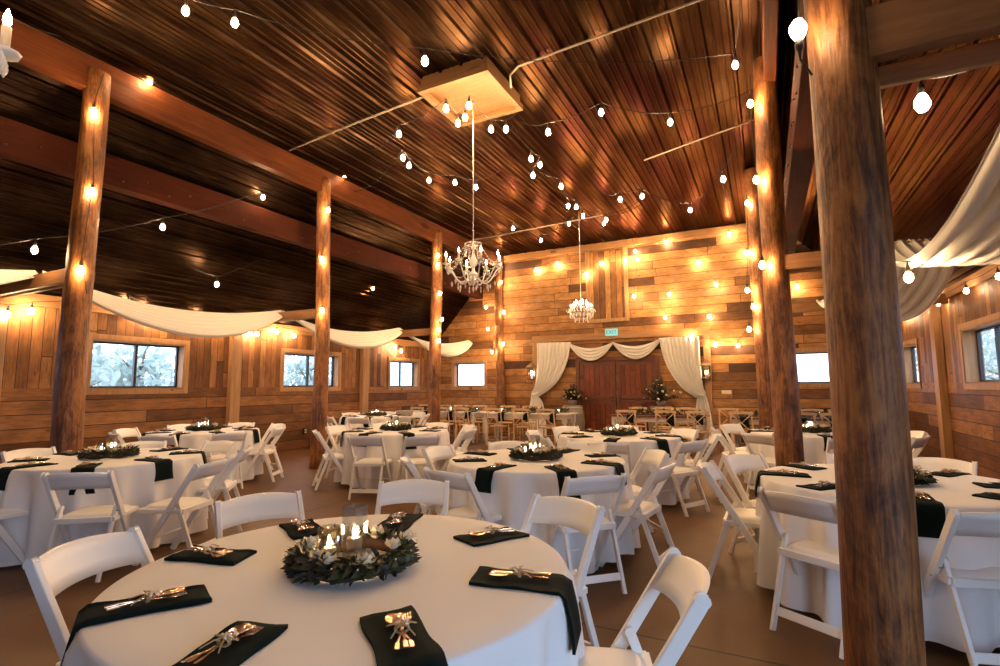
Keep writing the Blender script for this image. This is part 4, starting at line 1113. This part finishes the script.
p = ony(572, 410, 13.35); barrel(p.x, 13.4, 'grey wine barrel left of the barn doors'); bouquet(p.x, 13.4, .871, 'cream and green flower arrangement on the barrel left of doors', 61, 1.0)
p = ony(661, 410, 13.35); barrel(p.x, 13.4, 'grey wine barrel right of the barn doors'); bouquet(p.x, 13.4, .871, 'larger cream and green flower arrangement right of the doors', 62, 1.5)

# ------------------------------------------------------------------ outdoors
g = MB(); g.box(-60, 60, -60, 60, -.3, -.14); struct('ground', g, simple('pale gravel ground', (.42,.40,.36), .9, nscale=2, var=.15))
def tree(x, y, h, r, label, seed):
    rnd = random.Random(seed); root = empty('garden_tree', (x, y, -.14), 0, label, 'tree', 'trees outside the windows')
    t = MB(); t.tube([(0,0,0),(.1,.05,h*.4),(0,.1,h*.8)], [.16,.12,.04], 8)
    for i in range(7):
        a = rnd.random()*6.28; z = h*rnd.uniform(.25,.7); t.tube([(0.05,.05,z),(r*.5*math.cos(a), r*.5*math.sin(a), z+.5),(r*.9*math.cos(a), r*.9*math.sin(a), z+.8)], [.05,.03,.012], 5)
    t.build('trunk', M['barrel'], root)
    lf = MB()
    for i in range(900):
        d = Vector((rnd.gauss(0,1), rnd.gauss(0,1), rnd.gauss(0,1))).normalized()*rnd.uniform(.4,1)
        p = Vector((d.x*r, d.y*r, h*.6+d.z*h*.38)); lf.leaf(p, Vector((rnd.uniform(-1,1), rnd.uniform(-1,1), rnd.uniform(-1,.4))), Vector((rnd.random()-.5, rnd.random()-.5, .6)), .3, .16)
    lf.build('foliage', M['tree'], root)
tree(-15.5, 6.2, 3.6, 1.4, 'pale tree seen through the left pane of the wide window', 1)
tree(-18, 9.6, 3.2, 1.3, 'pale shrubby tree seen through the right pane of the wide window', 2)
tree(-19, 17.5, 3.6, 1.5, 'pale tree seen through the second left window', 3)
tree(8.5, 27, 4.5, 2.0, 'grey green tree outside the right wall window', 4)
tree(9.5, 36, 5.0, 2.2, 'grey green tree farther along outside the right wall', 5)

# ------------------------------------------------------------------ world, sun-less soft daylight
wd = D.worlds.new('overcast sky'); bpy.context.scene.world = wd; wd.use_nodes = True
nt = wd.node_tree; bg = nt.nodes['Background']
tcn = nt.nodes.new('ShaderNodeTexCoord'); nz = nt.nodes.new('ShaderNodeTexNoise'); nz.inputs['Scale'].default_value = 3
rp = nt.nodes.new('ShaderNodeValToRGB'); rp.color_ramp.elements[0].color = (.45,.64,1,1); rp.color_ramp.elements[1].color = (.62,.78,1,1)
nt.links.new(tcn.outputs['Generated'], nz.inputs['Vector']); nt.links.new(nz.outputs['Fac'], rp.inputs[0]); nt.links.new(rp.outputs[0], bg.inputs[0])
bg.inputs[1].default_value = 3.4
sc = bpy.context.scene
sc.view_settings.view_transform = 'Standard'; sc.view_settings.look = 'None'; sc.view_settings.gamma = 1
sc.view_settings.use_curve_mapping = False; sc.view_settings.exposure = 0.86
sc.cycles.use_denoising = True
sc.cycles.max_bounces = 8; sc.cycles.diffuse_bounces = 4; sc.cycles.glossy_bounces = 3; sc.cycles.transparent_max_bounces = 12
sc.cycles.caustics_reflective = False; sc.cycles.caustics_refractive = False
sc.cycles.sample_clamp_indirect = 4
